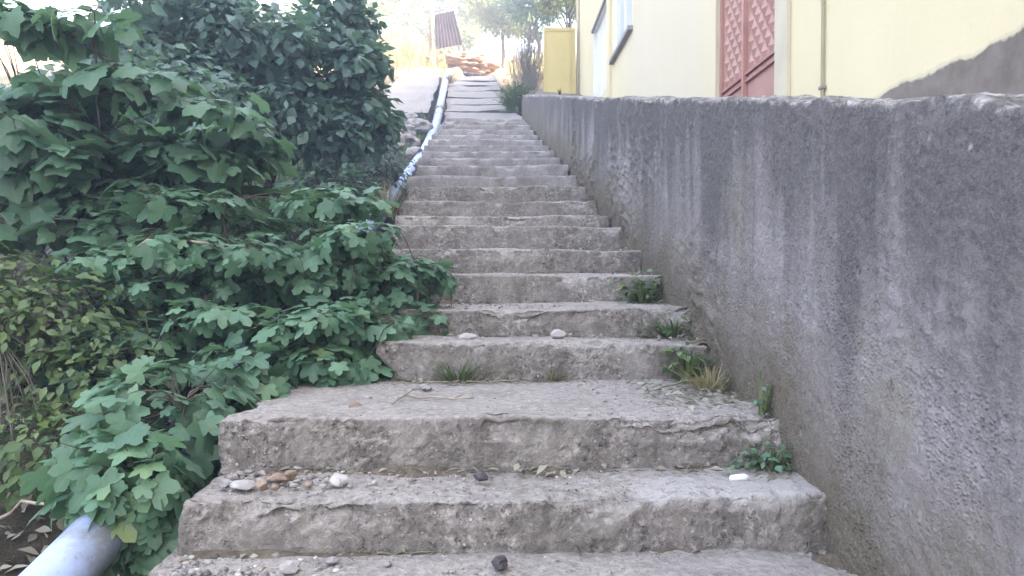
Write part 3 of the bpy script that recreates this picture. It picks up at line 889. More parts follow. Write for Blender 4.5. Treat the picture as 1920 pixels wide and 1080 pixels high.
def scatter_leaves(pos, rot, size, protos, name, mat, parent):
    """all given leaves joined into one mesh"""
    Vs, Fs, U, base = [], [], [], 0
    pick = rng.integers(0, len(protos), len(pos))
    for k, (lv, lf) in enumerate(protos):
        m = np.where(pick == k)[0]
        if not len(m): continue
        W = np.einsum('nij,vj->nvi', rot[m], lv) * size[m][:, None, None] + pos[m][:, None, :]
        nv = len(lv)
        tri = []
        for f in lf:
            for q in range(1, len(f) - 1): tri.append((f[0], f[q], f[q + 1]))
        tri = np.array(tri)
        Fs.append((tri[None] + (np.arange(len(m)) * nv)[:, None, None]).reshape(-1, 3) + base)
        Vs.append(W.reshape(-1, 3)); U.append(np.tile(lv[:, :2], (len(m), 1)))
        base += len(m) * nv
    o = mesh(name, np.concatenate(Vs), np.concatenate(Fs), mat, parent, smooth=True, uv=np.concatenate(U))
    o['kind'] = 'stuff'
    return o

def single_leaves(pos, rot, size, protos, mat, parent, name='leaf'):
    datas = []
    for k, (lv, lf) in enumerate(protos):
        me = bpy.data.meshes.new(name)
        me.from_pydata([tuple(v) for v in lv], [], lf)
        me.update()
        lay = me.uv_layers.new(name='UVMap')
        for lp in me.loops: lay.data[lp.index].uv = (lv[lp.vertex_index][0], lv[lp.vertex_index][1])
        me.materials.append(mat)
        me.polygons.foreach_set('use_smooth', np.ones(len(me.polygons), dtype=bool))
        datas.append(me)
    base = wloc(parent)
    for i in range(len(pos)):
        o = bpy.data.objects.new(name, datas[int(rng.integers(0, len(datas)))])
        mtx = Matrix.Identity(4)
        for a in range(3):
            for b in range(3): mtx[a][b] = float(rot[i][a, b] * size[i])
            mtx[a][3] = float(pos[i][a] - base[a])
        o.parent = parent
        o.matrix_local = mtx
        COL.objects.link(o)

def blob_points(blobs, n, shell=0.45):
    """points spread through ellipsoids, denser near their surface, with the outward direction"""
    vol = np.array([b[1][0] * b[1][1] * b[1][2] for b in blobs]) ** 0.67
    cnt = np.maximum(1, (n * vol / vol.sum()).astype(int))
    pos, out = [], []
    for (c, r), k in zip(blobs, cnt):
        d = rng.normal(size=(k, 3)); d /= np.linalg.norm(d, axis=1)[:, None]
        rad = 1 - shell * rng.random(k) ** 1.6
        rad *= 1 + 0.16 * fbm(d * 2.1 + np.array(c), 2, 5)
        pos.append(np.array(c) + d * rad[:, None] * np.array(r)); 
        o = d / np.array(r); out.append(o / np.linalg.norm(o, axis=1)[:, None])
    return np.concatenate(pos), np.concatenate(out)

def leaf_poses(out, up=0.9, outw=0.6, jit=0.35, droop=0.35):
    nrm = out * outw + np.array([0, 0, up]) + rng.normal(0, jit, out.shape)
    tip = out * 1.0 + np.array([0, 0, -droop]) + rng.normal(0, 0.55, out.shape)
    return frames(nrm, tip)

LOBED = [leaf_lobed(k, 0.42) for k in range(8)]
BROAD = [leaf_lobed(20 + k, 0.56) for k in range(7)]
HEART = [leaf_heart(k) for k in range(6)]
def tiers(c, r, n, rt, zt, seed):
    q = np.random.default_rng(seed)
    res = []
    for k in range(n):
        d = q.normal(size=3); d /= np.linalg.norm(d); d *= q.random() ** 0.45
        f = q.uniform(0.65, 1.25)
        res.append((tuple(np.array(c) + d * np.array(r)), (rt * f, rt * f * 0.9, zt * f)))
    return res
OVATE = [leaf_ovate(0, 0.30), leaf_ovate(1, 0.24)]
ROUND = [leaf_ovate(0, 0.40)]
BLADE = [leaf_ovate(0, 0.09)]

def shrub(name, root, blobs, n, size, protos, mat, label, cat, singles=0, stems=9, up=0.9, outw=0.6, jit=0.35, droop=0.35, shell=0.5,
          stem_mat='bark', stem_r=0.016, group=None, petiole=True, szvar=0.36, keep=None):
    pl = empty(name, root, label, cat, group)
    pos, out = blob_points(blobs, n, shell)
    if keep is not None:
        k = keep(pos); pos, out = pos[k], out[k]
    rot = leaf_poses(out, up, outw, jit, droop)
    sz = size * np.clip(rng.normal(1, szvar, len(pos)), 0.45, 1.6)
    # stems from the root into the crown, twigs out to some of the leaves
    b = MB()
    root = np.asarray(root, float)
    ends = pos[rng.choice(len(pos), min(stems, len(pos)), replace=False)]
    paths = []
    for e_ in ends:
        pth = bend(root + rng.normal(0, 0.05, 3) * np.array([1, 1, 0.3]), e_, (0, 0, 0.12 * np.linalg.norm(e_ - root)), 8, 0.012)
        b.tube(pth, np.linspace(stem_r, stem_r * 0.3, 8), 5); paths.append(pth)
    b.build('stem', M[stem_mat], pl, True)
    if petiole:
        allp = np.concatenate([p_[3:] for p_ in paths])
        tb = MB()
        for i in range(0, len(pos), 2 if len(pos) < 1600 else 6):
            j = np.argmin(np.sum((allp - pos[i]) ** 2, 1))
            if np.linalg.norm(allp[j] - pos[i]) > 1.0: continue
            tb.tube(bend(allp[j], pos[i], (0, 0, 0.03), 4, 0.006), [0.005, 0.004, 0.003, 0.002], 3, False)
        if tb.v: tb.build('twig', M[stem_mat], pl, True)['kind'] = 'stuff'
    if singles:
        vis = np.linalg.norm(pos, axis=1) - 0.35 * np.sum(out * -(pos / np.linalg.norm(pos, axis=1)[:, None]), axis=1) * 1.0 - 0.5 * sz / size
        order = np.argsort(vis)
        a, r_ = order[:singles], order[singles:]
        single_leaves(pos[a], rot[a], sz[a], protos, mat, pl)
        if len(r_): scatter_leaves(pos[r_], rot[r_], sz[r_], protos, 'foliage', mat, pl)
    else:
        scatter_leaves(pos, rot, sz, protos, 'foliage', mat, pl)
    return pl

gz = lambda x, y: float(z_ground(np.array([x]), np.array([y]))[0])

# the lobed-leaf bush that leans over the steps
shrub('lobed_leaf_bush', (-1.55, 4.75, gz(-1.55, 4.75)),
      tiers((-1.42, 4.72, 0.12), (0.70, 0.55, 0.42), 18, 0.34, 0.085, 41) + tiers((-1.95, 4.6, -0.25), (0.45, 0.5, 0.36), 9, 0.30, 0.08, 42)
      + tiers((-0.84, 4.75, -0.04), (0.42, 0.4, 0.38), 14, 0.26, 0.08, 43) + tiers((-1.20, 4.22, -0.36), (0.55, 0.3, 0.30), 11, 0.26, 0.08, 44) + tiers((-0.82, 4.22, -0.44), (0.2, 0.2, 0.2), 4, 0.2, 0.08, 45)
      + tiers((-1.75, 4.1, -0.45), (0.4, 0.3, 0.28), 6, 0.26, 0.08, 46),
      6800, 0.086, LOBED, M['lobed'], 'green bush of lobed leaves leaning over the steps', 'bush', singles=300, stems=22, up=0.85, outw=0.75, jit=0.36, droop=0.6, shell=0.9)
# trailing growth beside the lowest steps
shrub('trailing_plant', (-1.42, 3.5, gz(-1.42, 3.5)),
      [((-1.36, 3.30, -0.58), (0.32, 0.28, 0.22)), ((-1.42, 3.15, -0.82), (0.28, 0.26, 0.24)), ((-1.24, 3.65, -0.50), (0.26, 0.2, 0.16)), ((-1.22, 2.95, -0.95), (0.14, 0.2, 0.18)), ((-1.30, 2.85, -0.90), (0.16, 0.16, 0.16)), ((-1.26, 2.80, -0.72), (0.17, 0.14, 0.13)), ((-1.40, 2.85, -0.70), (0.2, 0.14, 0.12))],
      950, 0.092, LOBED, M['lobed'], 'trailing lobed leaves hanging beside the lowest steps above the pipe', 'plant', singles=280, stems=6, up=0.5, outw=0.8, droop=0.7, stem_r=0.008, jit=0.4)
# tall broad-leaved vine
shrub('broad_leaf_vine', (-2.5, 5.2, gz(-2.5, 5.2)),
      tiers((-2.35, 5.0, 0.78), (0.85, 0.55, 0.50), 17, 0.36, 0.09, 51) + tiers((-2.75, 4.9, 0.30), (0.6, 0.5, 0.42), 9, 0.34, 0.09, 52) + tiers((-2.0, 5.2, 0.50), (0.5, 0.4, 0.35), 8, 0.30, 0.09, 53)
      + tiers((-2.75, 4.7, 1.38), (0.5, 0.4, 0.2), 4, 0.22, 0.05, 54) + tiers((-1.8, 5.6, 0.95), (0.4, 0.4, 0.4), 6, 0.28, 0.09, 55),
      3000, 0.122, BROAD + BROAD + HEART[:1], M['vine'], 'tall vine of broad leaves in tiers above the lobed bush', 'vine', singles=300, stems=20, up=0.9, outw=0.65, jit=0.4, droop=0.7, stem_r=0.012, shell=0.9)
# yellow-green shrub at the lower left
shrub('yellow_green_shrub', (-2.2, 4.0, gz(-2.2, 4.0)),
      [((-2.25, 4.0, -0.25), (0.45, 0.4, 0.30)), ((-1.95, 3.9, -0.50), (0.38, 0.35, 0.26)), ((-2.5, 3.9, -0.15), (0.4, 0.4, 0.28)), ((-2.0, 3.5, -0.75), (0.4, 0.3, 0.2))],
      3200, 0.055, OVATE, M['yellow_leaf'], 'low yellow-green shrub of small leaves under the vine', 'shrub', stems=10, stem_r=0.010)
# dark tree behind
def tree(name, root, blobs, n, size, protos, mat, label, trunk_r, cat='tree', group=None, limbs=9):
    tr = empty(name, root, label, cat, group)
    root = np.asarray(root, float)
    top = np.mean([b_[0] for b_ in blobs], axis=0)
    b = MB()
    b.tube(bend(root + np.array([0, 0, -0.2]), top, (0.08, 0.1, 0), 8, 0.03), np.linspace(trunk_r, trunk_r * 0.4, 8), 8)
    for k in range(limbs):
        c, r_ = blobs[k % len(blobs)]
        dd = rng.normal(size=3); dd /= np.linalg.norm(dd)
        st = root + (top - root) * rng.uniform(0.45, 0.95)
        b.tube(bend(st, np.array(c) + dd * np.array(r_) * 0.8, (0, 0, 0.1), 6, 0.03), np.linspace(trunk_r * 0.4, trunk_r * 0.08, 6), 5)
    b.build('trunk', M['bark'], tr, True)
    pos, out = blob_points(blobs, n, 0.75)
    rot = leaf_poses(out, 0.8, 0.6, 0.5, 0.4)
    sz = size * np.clip(rng.normal(1, 0.3, len(pos)), 0.5, 1.7)
    scatter_leaves(pos, rot, sz, protos, 'crown', mat, tr)
    return tr
def many_blobs(c, r, n, rb, seed):
    q = np.random.default_rng(seed)
    res = []
    for k in range(n):
        d = q.normal(size=3); d /= np.linalg.norm(d); d *= q.random() ** 0.4
        f = q.uniform(0.6, 1.25)
        res.append((tuple(np.array(c) + d * np.array(r)), (rb * f, rb * f, rb * f * 0.75)))
    return res
tree('dark_tree', (-3.0, 9.2, gz(-3.0, 9.2)), many_blobs((-2.75, 9.0, 2.2), (1.15, 0.9, 1.1), 16, 0.55, 3) + many_blobs((-1.75, 9.2, 2.7), (0.45, 0.5, 0.8), 8, 0.28, 31)
     + many_blobs((-1.85, 9.0, 1.6), (0.45, 0.5, 0.6), 8, 0.36, 32) + many_blobs((-1.62, 9.2, 2.25), (0.35, 0.5, 0.4), 6, 0.27, 33), 13000, 0.125,
     OVATE + ROUND, M['dark_leaf'], 'dark dense broadleaf tree overhanging the middle of the stairs', 0.07)
tree('shade_tree', (-5.2, 8.6, gz(-5.2, 8.6)), many_blobs((-4.6, 8.4, 1.4), (1.3, 0.9, 0.8), 12, 0.6, 5) + many_blobs((-3.6, 8.0, 2.3), (0.9, 0.6, 0.5), 9, 0.5, 6) + many_blobs((-3.0, 7.2, 1.5), (0.7, 0.5, 0.5), 8, 0.42, 7), 12500, 0.11, OVATE + ROUND, M['dark_leaf'],
     'shadowy green tree behind the broad-leaved vine', 0.06)
shrub('gully_shrub', (-1.9, 8.2, gz(-1.9, 8.2)), [((-1.75, 8.4, 0.75), (0.55, 0.6, 0.40)), ((-2.4, 7.6, 0.4), (0.7, 0.6, 0.5)), ((-3.2, 7.2, 0.3), (0.8, 0.6, 0.7)), ((-1.55, 10.6, 1.35), (0.42, 0.8, 0.42)), ((-2.3, 10.5, 1.3), (0.6, 0.8, 0.5))], 4200, 0.085,
      OVATE, M['dark_leaf'], 'dark low shrub filling the gully beyond the lobed bush', 'shrub', stems=14, stem_r=0.012)

# ================================================================== THINGS ON AND BESIDE THE STEPS

# pale plastic drain pipe running down the gully
pp = [P(838, 146, 25.0), P(828, 190, 20.5), P(820, 232, 17.4), P(800, 283, 14.3), P(756, 345, 11.5), P(717, 396, 9.4), P(640, 488, 6.6), P(560, 575, 5.2), P(455, 680, 4.05), P(300, 880, 3.15), P(135, 1060, 2.60), P(-40, 1240, 2.15), P(-310, 1500, 1.7)]
pp = np.array(pp)
tt = np.linspace(0, len(pp) - 1, 70)
path = np.stack([np.interp(tt, np.arange(len(pp)), pp[:, a]) for a in range(3)], 1)
for _ in range(4): path[1:-1] = (path[:-2] + 2 * path[1:-1] + path[2:]) / 4
b = MB(); b.tube(path, 0.095, 18, False)
po = b.build('drain_pipe', M['pipe'], None, True)
tag(po, 'pale blue-white plastic drain pipe running down beside the stairs', 'pipe')
for k in (10, 33, 52):
    c = MB(); ax = path[k + 1] - path[k]; ax /= np.linalg.norm(ax)
    c.tube([path[k] - ax * 0.07, path[k] - ax * 0.068, path[k] + ax * 0.068, path[k] + ax * 0.07], [0.096, 0.107, 0.107, 0.096], 18, False)
    c.build('pipe_socket', M['pipe'], po, True)

# ---- stones
def ico(sub=2):
    t = (1 + 5 ** 0.5) / 2
    V = [(-1, t, 0), (1, t, 0), (-1, -t, 0), (1, -t, 0), (0, -1, t), (0, 1, t), (0, -1, -t), (0, 1, -t), (t, 0, -1), (t, 0, 1), (-t, 0, -1), (-t, 0, 1)]
    F = [(0, 11, 5), (0, 5, 1), (0, 1, 7), (0, 7, 10), (0, 10, 11), (1, 5, 9), (5, 11, 4), (11, 10, 2), (10, 7, 6), (7, 1, 8), (3, 9, 4), (3, 4, 2), (3, 2, 6), (3, 6, 8), (3, 8, 9), (4, 9, 5), (2, 4, 11), (6, 2, 10), (8, 6, 7), (9, 8, 1)]
    V = [np.array(v) / np.linalg.norm(v) for v in V]
    for _ in range(sub):
        F2, mid = [], {}
        def m(a, b):
            k = (min(a, b), max(a, b))
            if k not in mid:
                q = V[a] + V[b]; V.append(q / np.linalg.norm(q)); mid[k] = len(V) - 1
            return mid[k]
        for a, b_, c in F:
            x, y, z = m(a, b_), m(b_, c), m(c, a)
            F2 += [(a, x, z), (b_, y, x), (c, z, y), (x, y, z)]
        F = F2
    return np.array(V), F
ICO1, ICO2 = ico(1), ico(2)
def tread_z(d):
    z = STEPS[0][1]
    for st in STEPS:
        if st[0] <= d: z = st[1]
    return z
def on_tread(px, py, z):
    d = -z * FPX / (py - 507.0)
    return (px - 934.0) * d / FPX, d
def stone(px, py, z, w, mat, label, cat='stone', group=None, flat=0.62, seed=None, name='stone'):
    x, d = on_tread(px, py, z)
    sd = seed if seed is not None else int(px * 7 + py)
    V, F = ICO2
    q = np.random.default_rng(sd)
    r_ = w * 0.5
    W = V * (1 + 0.28 * fbm(V * 1.3 + sd * 0.37, 2, sd % 50)[:, None])
    # knock a few facets off
    for _ in range(6):
        nrm = q.normal(size=3); nrm /= np.linalg.norm(nrm)
        lim = q.uniform(0.62, 0.85)
        dd = W @ nrm
        W = W - nrm * np.clip(dd - lim, 0, 1)[:, None] * 0.9
    W = W * np.array([1, q.uniform(0.7, 1.0), flat]) * r_
    a = q.uniform(0, 6.28); ca, sa = math.cos(a), math.sin(a)
    W = np.stack([W[:, 0] * ca - W[:, 1] * sa, W[:, 0] * sa + W[:, 1] * ca, W[:, 2]], 1)
    W[:, 2] -= W[:, 2].min()
    W += np.array([x, d, z - 0.002 + 0.003])
    o = mesh(name, W, F, M[mat], None, False)
    return tag(o, label, cat, group)
zA, zB, zC, zD, z0 = -0.761, -0.567, -0.376, -0.222, -0.942
stone(632, 910, zA, 0.075, 'stone_pale', 'pale rounded stone on the second lowest tread beside the gravel patch')
stone(901, 905, zA, 0.062, 'stone_dark', 'dark stone near the middle of the second lowest tread')
stone(936, 1074, z0, 0.075, 'stone_dark', 'dark stone on the lowest tread at the bottom edge of the view')
stone(540, 1078, z0, 0.070, 'stone_pale', 'white stone on the lowest tread at its gravelly end')
stone(490, 922, zA, 0.060, 'stone_brown', 'brown stone, darkest of the heap on the second lowest tread', seed=5)
stone(520, 908, zA, 0.066, 'stone_brown', 'tan stone in the middle of the heap on the second lowest tread', seed=6)
stone(543, 900, zA, 0.060, 'stone_brown', 'tan stone at the inner end of the heap on the second lowest tread', seed=8)
stone(455, 917, zA, 0.085, 'stone_pale', 'flat whitish stone at the outer end of the heap', flat=0.35, seed=9)
stone(425, 915, zA, 0.050, 'stone', 'small grey stone on the broken outer corner of the second lowest tread', seed=10)
stone(515, 922, zA, 0.035, 'stone_brown', 'tiny brown pebble in front of the brown stone heap', seed=12)
stone(560, 884, zA, 0.040, 'stone', 'small grey stone tucked under the riser behind the heap', seed=14)
stone(1047, 640, zC, 0.085, 'stone_pale', 'pale angular stone lying against the riser in the middle of the stairs', flat=0.7)
stone(876, 639, zC, 0.095, 'stone_pale', 'flat pale stone on the tread left of the angular one', flat=0.4)
stone(665, 768, zB, 0.060, 'stone_brown', 'brownish stone on the deep landing tread under the bush', seed=3)
stone(690, 752, zB, 0.045, 'stone_pale', 'small pale stone on the landing tread under the bush', seed=4)
stone(797, 735, zB, 0.060, 'stone', 'grey stone beside the dry twigs on the landing tread', seed=21)
stone(725, 1068, z0, 0.035, 'stone', 'small grey stone on the lowest tread left of the dark one', seed=23)
stone(620, 1062, z0, 0.045, 'stone', 'grey pebble on the gravelly part of the lowest tread', seed=24)

# scrap of white plastic
x, d = on_tread(1391, 908, zA)
b = MB(); b.add(*tube([(x - 0.036, d - 0.004, zA + 0.014), (x - 0.030, d - 0.003, zA + 0.014), (x + 0.02, d + 0.004, zA + 0.016), (x + 0.034, d + 0.005, zA + 0.013)], [0.006, 0.012, 0.0135, 0.010], 7))
tag(b.build('plastic_scrap', M['white'], None, True), 'small white scrap lying on the tread near the wall', 'litter')

# loose gravel: too many grains to count
def gravel(name, spots, label):
    V, F, base = [], [], 0
    iv, jf = ico(0)
    jf = np.array(jf)
    for (x, y, z, r_) in spots:
        w = iv * (1 + 0.3 * rng.uniform(-1, 1, (len(iv), 1))) * np.array([1, rng.uniform(0.6, 1), rng.uniform(0.4, 0.7)]) * r_
        a = rng.uniform(0, 6.28); ca, sa = math.cos(a), math.sin(a)
        w = np.stack([w[:, 0] * ca - w[:, 1] * sa, w[:, 0] * sa + w[:, 1] * ca, w[:, 2]], 1) + np.array([x, y, z + r_ * 0.25])
        V.append(w); F.append(jf + base); base += len(iv)
    o = mesh(name, np.concatenate(V), np.concatenate(F), None, None, False)
    t = NT(name + '_stone')
    c = t.ramp(t.geo.outputs['Random Per Island'], [(0.0, (0.10, 0.09, 0.085)), (0.3, (0.23, 0.21, 0.20)), (0.6, (0.36, 0.33, 0.32)), (0.8, (0.30, 0.22, 0.17)), (1.0, (0.55, 0.53, 0.51))])
    o.data.materials.append(t.done(c, 0.9, t.bump(t.noise(60, 4), 0.5, 0.006), 0.2))
    return tag(o, label, None, None, 'stuff')
sp = []
for i, (d, z, xl, xr) in enumerate(STEPS):
    if not (1.5 < d < 8.5): continue
    dn = STEPS[i + 1][0]
    k = int(330 * (xr - xl) * min(1, 3.0 / d) * min(1.5, (dn - d) / 0.5))
    for _ in range(k):
        y = d + 0.05 + (dn - 0.02 - d - 0.05) * (1 - rng.random() ** 2.2 if rng.random() < 0.75 else rng.random())
        x = rng.uniform(xl + 0.06, xr - 0.03)
        sp.append((x, y, z, 0.003 + 0.007 * rng.random() ** 3))
for _ in range(420): sp.append((-1.02 + abs(rng.normal(0, 0.30)), rng.uniform(2.0, 2.62), z0, 0.005 + 0.014 * rng.random() ** 2.5))
for _ in range(130): sp.append((-0.98 + abs(rng.normal(0, 0.20)), rng.uniform(2.78, 3.02), zA, 0.005 + 0.014 * rng.random() ** 2))
for _ in range(90): sp.append((rng.uniform(-0.75, -0.2), rng.uniform(3.7, 4.06), zB, 0.005 + 0.012 * rng.random() ** 2))
gravel('gravel', sp, 'loose gravel strewn over the treads')

lt = []
for i_, (d, z, xl, xr) in enumerate(STEPS):
    if 1.5 < d < 7:
        dn = STEPS[i_ + 1][0]
        for _ in range(70): lt.append((rng.uniform(xl + 0.1, xr - 0.03), dn - 0.015 - abs(rng.normal(0, 0.035)), z + 0.014))
        for _ in range(40): lt.append((xr - 0.05 - abs(rng.normal(0, 0.07)), rng.uniform(d + 0.06, dn), z + 0.014))
lt = np.array(lt)
nr_ = np.tile([0, 0, 1.0], (len(lt), 1)) + rng.normal(0, 0.4, (len(lt), 3))
tag(scatter_leaves(lt, frames(nr_, rng.normal(size=(len(lt), 3))), rng.uniform(0.012, 0.05, len(lt)), [leaf_ovate(0, 0.05), leaf_ovate(0, 0.3)], 'leaf_debris', M['dead_frond'], None), 'dry leaf debris gathered along the step joints', None, None, 'stuff')
# soil strips, with contact shade put into their brown, along risers and wall
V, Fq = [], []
def dirt_shade_run(p0, p1, into, w, h, seed, n=70):
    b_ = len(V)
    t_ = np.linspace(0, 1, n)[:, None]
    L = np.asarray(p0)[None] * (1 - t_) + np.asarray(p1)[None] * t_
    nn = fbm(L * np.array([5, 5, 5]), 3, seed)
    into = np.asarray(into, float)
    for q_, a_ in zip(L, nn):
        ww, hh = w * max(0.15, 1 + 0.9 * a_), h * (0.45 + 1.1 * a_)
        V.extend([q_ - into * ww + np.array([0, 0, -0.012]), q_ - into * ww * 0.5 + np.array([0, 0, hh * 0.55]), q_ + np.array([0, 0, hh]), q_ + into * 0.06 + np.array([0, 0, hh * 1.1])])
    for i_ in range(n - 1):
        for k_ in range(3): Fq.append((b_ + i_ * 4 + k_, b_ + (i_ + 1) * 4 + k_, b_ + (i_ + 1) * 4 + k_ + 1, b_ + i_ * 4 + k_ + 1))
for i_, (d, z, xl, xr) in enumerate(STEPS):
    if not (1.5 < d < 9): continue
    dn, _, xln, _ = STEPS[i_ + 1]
    dirt_shade_run((max(xl, xln) + 0.05, dn - 0.005, z), (xr - 0.03, dn - 0.005, z), (0, 1, 0), 0.045, 0.016, 700 + i_)
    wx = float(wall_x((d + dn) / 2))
    if z < -0.1: dirt_shade_run((wx - 0.01, d + 0.06, z), (wx - 0.01, dn, z), (1, 0, 0), 0.075, 0.026, 730 + i_, 40)
do = mesh('dirt_shade_strips', np.array(V), Fq, mat_plain('dirt_and_contact_shade', (0.075, 0.060, 0.046), (0.20, 0.165, 0.13), 14, 0.97, 0.08, 1.0, bscale=60), None, False)
tag(do, 'brown strips of soil and painted contact shade along the feet of the steps and the wall', None, None, 'stuff')

# ---- twigs and straws
def twig(px0, py0, px1, py1, z, r_, label, h=0.012, sag=0.0, mat='twig'):
    x0, d0 = on_tread(px0, py0, z); x1, d1 = on_tread(px1, py1, z)
    pth = bend((x0, d0, z + h), (x1, d1, z + h), (0, 0, sag), 8, 0.004)
    b = MB(); b.tube(pth, np.linspace(r_, r_ * 0.6, 8), 5)
    k = pth[5]
    b.tube(bend(k, k + np.array([0.05, 0.03, 0.02]), (0, 0, 0.005), 4), [r_ * 0.6, r_ * 0.5, r_ * 0.4, r_ * 0.2], 4)
    return tag(b.build('dry_twig', M[mat], None, True), label, 'twig')
twig(772, 722, 985, 704 + 14, zB, 0.0065, 'long dry twig lying along the foot of the grassy riser')
twig(745, 752, 888, 756, zB, 0.006, 'dry twig pointing along the landing below the long one', 0.02)
twig(735, 765, 800, 735, zB, 0.0045, 'short crooked twig by the bush on the landing tread', 0.015, 0.02)
twig(1228, 738, 1345, 720, zB, 0.006, 'pale curved straw on the landing beside the wall', 0.014, 0.02, 'dead_frond')
twig(706, 1046, 815, 1045, z0, 0.0045, 'thin straight straw at the foot of the lowest riser', 0.012, 0, 'dead_frond')
twig(985, 889, 1018, 884, zA, 0.004, 'short straw under the riser of the second lowest tread', 0.012, 0, 'dead_frond')

# ---- weeds
sp_ = np.stack([rng.uniform(0.55, 1.08, 260) ** 0.7, rng.uniform(3.25, 4.06, 260), np.full(260, zB + 0.012)], 1)
sp_ = np.concatenate([sp_, np.stack([rng.uniform(-0.55, 0.5, 220), 4.06 - np.abs(rng.normal(0, 0.10, 220)), np.full(220, zB + 0.012)], 1),
                      np.stack([rng.uniform(-0.9, 1.05, 120), 3.02 - np.abs(rng.normal(0, 0.05, 120)), np.full(120, zA + 0.012)], 1)])
nr = np.tile([0, 0, 1.0], (len(sp_), 1)) + rng.normal(0, 0.25, (len(sp_), 3))
lit2 = scatter_leaves(sp_, frames(nr, rng.normal(size=(len(sp_), 3)) * np.array([1, 0.6, 0.1])), rng.uniform(0.015, 0.07, len(sp_)), [leaf_ovate(0, 0.04), leaf_ovate(0, 0.05), leaf_ovate(0, 0.2)], 'straw_litter', M['dead_frond'], None)
tag(lit2, 'bits of straw and dead leaves on the treads', None, None, 'stuff')
def tuft(name, base, n, length, spread, mat, label, cat, width=0.006, lean=(0, 0, 0), group=None, leafy=0, lsize=0.05, lmat=None, lift=1.0):
    pl = empty(name, base, label, cat, group)
    b0 = np.asarray(base, float)
    V, F, k = [], [], 0
    for _ in range(n):
        a = rng.uniform(0, 6.28); L = length * rng.uniform(0.45, 1.15); o_ = rng.uniform(0.15, 1.0) * spread
        dr = np.array([math.cos(a), math.sin(a), 0])
        root = b0 + dr * rng.uniform(0, 0.35) * spread * np.array([1, 0.6, 0])
        tipv = root + dr * o_ + np.array([0, 0, L * lift]) + np.asarray(lean) * L
        sag = np.array([0, 0, L * rng.uniform(0.05, 0.35)])
        side = np.cross(dr, [0, 0, 1]) * width * rng.uniform(0.6, 1.3)
        for t in (0, 0.35, 0.7, 1.0):
            p = root * (1 - t) + tipv * t + sag * 4 * t * (1 - t)
            w = side * (1 - t * 0.9)
            V += [p - w, p + w]
        for s_ in range(3): F.append((k + 2 * s_, k + 2 * s_ + 1, k + 2 * s_ + 3, k + 2 * s_ + 2))
        k += 8
    mesh('blades', np.array(V), np.array(F), M[mat], pl, True)['kind'] = 'stuff'
    if leafy:
        q = rng.normal(size=(leafy, 3)) * np.clip(1, 0, 1) * np.array([spread * 0.32, spread * 0.3, length * 0.24]) + b0 + np.array([0, 0, length * 0.5]) + np.asarray(lean) * length * 0.5
        q[:, 2] = np.maximum(q[:, 2], b0[2] + 0.01)
        out = q - b0 + np.array([0, 0, 0.02]); out /= np.linalg.norm(out, axis=1)[:, None]
        sz = lsize * rng.uniform(0.6, 1.3, leafy)
        single_leaves(q, leaf_poses(out, 0.8, 0.6, 0.4, 0.2), sz, OVATE, M[lmat or mat], pl)
    return pl
tuft('leafy_weed', (1.03, 2.98, zA), 40, 0.12, 0.16, 'weed', 'leafy dark green weed in the wall corner on the second lowest tread', 'weed', leafy=80, lsize=0.038, lmat='lobed', lean=(-0.3, -0.2, 0))
tuft('leafy_weed', (1.05, 3.15, zB - 0.05), 14, 0.22, 0.10, 'weed', 'small green weed climbing the wall foot above the leafy corner weed', 'weed', leafy=40, lsize=0.034, lmat='lobed', lean=(0, -0.3, 0))
tuft('grass_weed', (0.96, 4.0, zB), 90, 0.21, 0.17, 'weed', 'yellow-green grassy weed against the wall on the landing tread', 'weed', leafy=60, lsize=0.06, lift=0.7, lmat='yellow_leaf')
tuft('dry_weed', (1.0, 3.75, zB), 90, 0.12, 0.24, 'straw', 'dry straw-coloured weed at the wall foot on the landing', 'weed', width=0.004, leafy=12, lsize=0.04, lmat='weed')
tuft('grass_weed', (0.98, 4.46, zC), 90, 0.17, 0.20, 'weed', 'grassy weed beside the wall one step above the landing', 'weed', lean=(-0.4, -0.2, 0), lift=0.55, leafy=25, lsize=0.05, lmat='yellow_leaf')
tuft('grass_weed', (0.95, 5.26, zD), 60, 0.20, 0.20, 'weed', 'bright yellow-green weed in the wall corner halfway up', 'weed', leafy=110, lsize=0.06, lmat='yellow_leaf', lift=0.7)
tuft('grass_weed', (-0.20, 4.05, zB), 150, 0.17, 0.30, 'weed', 'spreading green-grey grass tuft at the riser by the bush', 'weed', width=0.004, lift=0.7)
tuft('grass_weed', (0.30, 4.06, zB), 60, 0.10, 0.16, 'straw', 'small brownish grass tuft in the middle of the landing riser', 'weed', width=0.0035, lift=0.7)
tuft('grass_weed', (-0.48, 4.44, zC), 60, 0.14, 0.16, 'weed', 'olive grass tuft on the tread just under the lobed bush', 'weed')
tuft('grass_weed', (-1.12, 8.2, 0.55), 90, 0.35, 0.28, 'straw', 'dry grass tuft on the outer edge of the stairs beyond the lobed bush', 'weed', width=0.006, lean=(0.1, -0.3, 0))
tuft('green_weed', (0.40, 18.4, 3.62), 420, 0.70, 0.60, 'weed', 'bright green weed clump at the far end of the wall', 'weed', width=0.016, leafy=220, lsize=0.12, lmat='weed', lift=0.8)
tuft('moss_weed', (1.15, 15.0, 3.28), 14, 0.12, 0.08, 'weed', 'tiny sprig growing on the wall top', 'weed', width=0.012)
tuft('dead_frond_plant', (-2.95, 4.3, 0.45), 120, 0.05, 0.42, 'dead_frond', 'withered drooping frond hanging in the vine at the picture edge', 'plant', width=0.006, lift=-6.0)
tuft('dead_frond_plant', (-2.95, 4.4, 0.95), 90, 0.04, 0.40, 'dead_frond', 'withered grey frond above the other at the picture edge', 'plant', width=0.006, lift=-6.0)

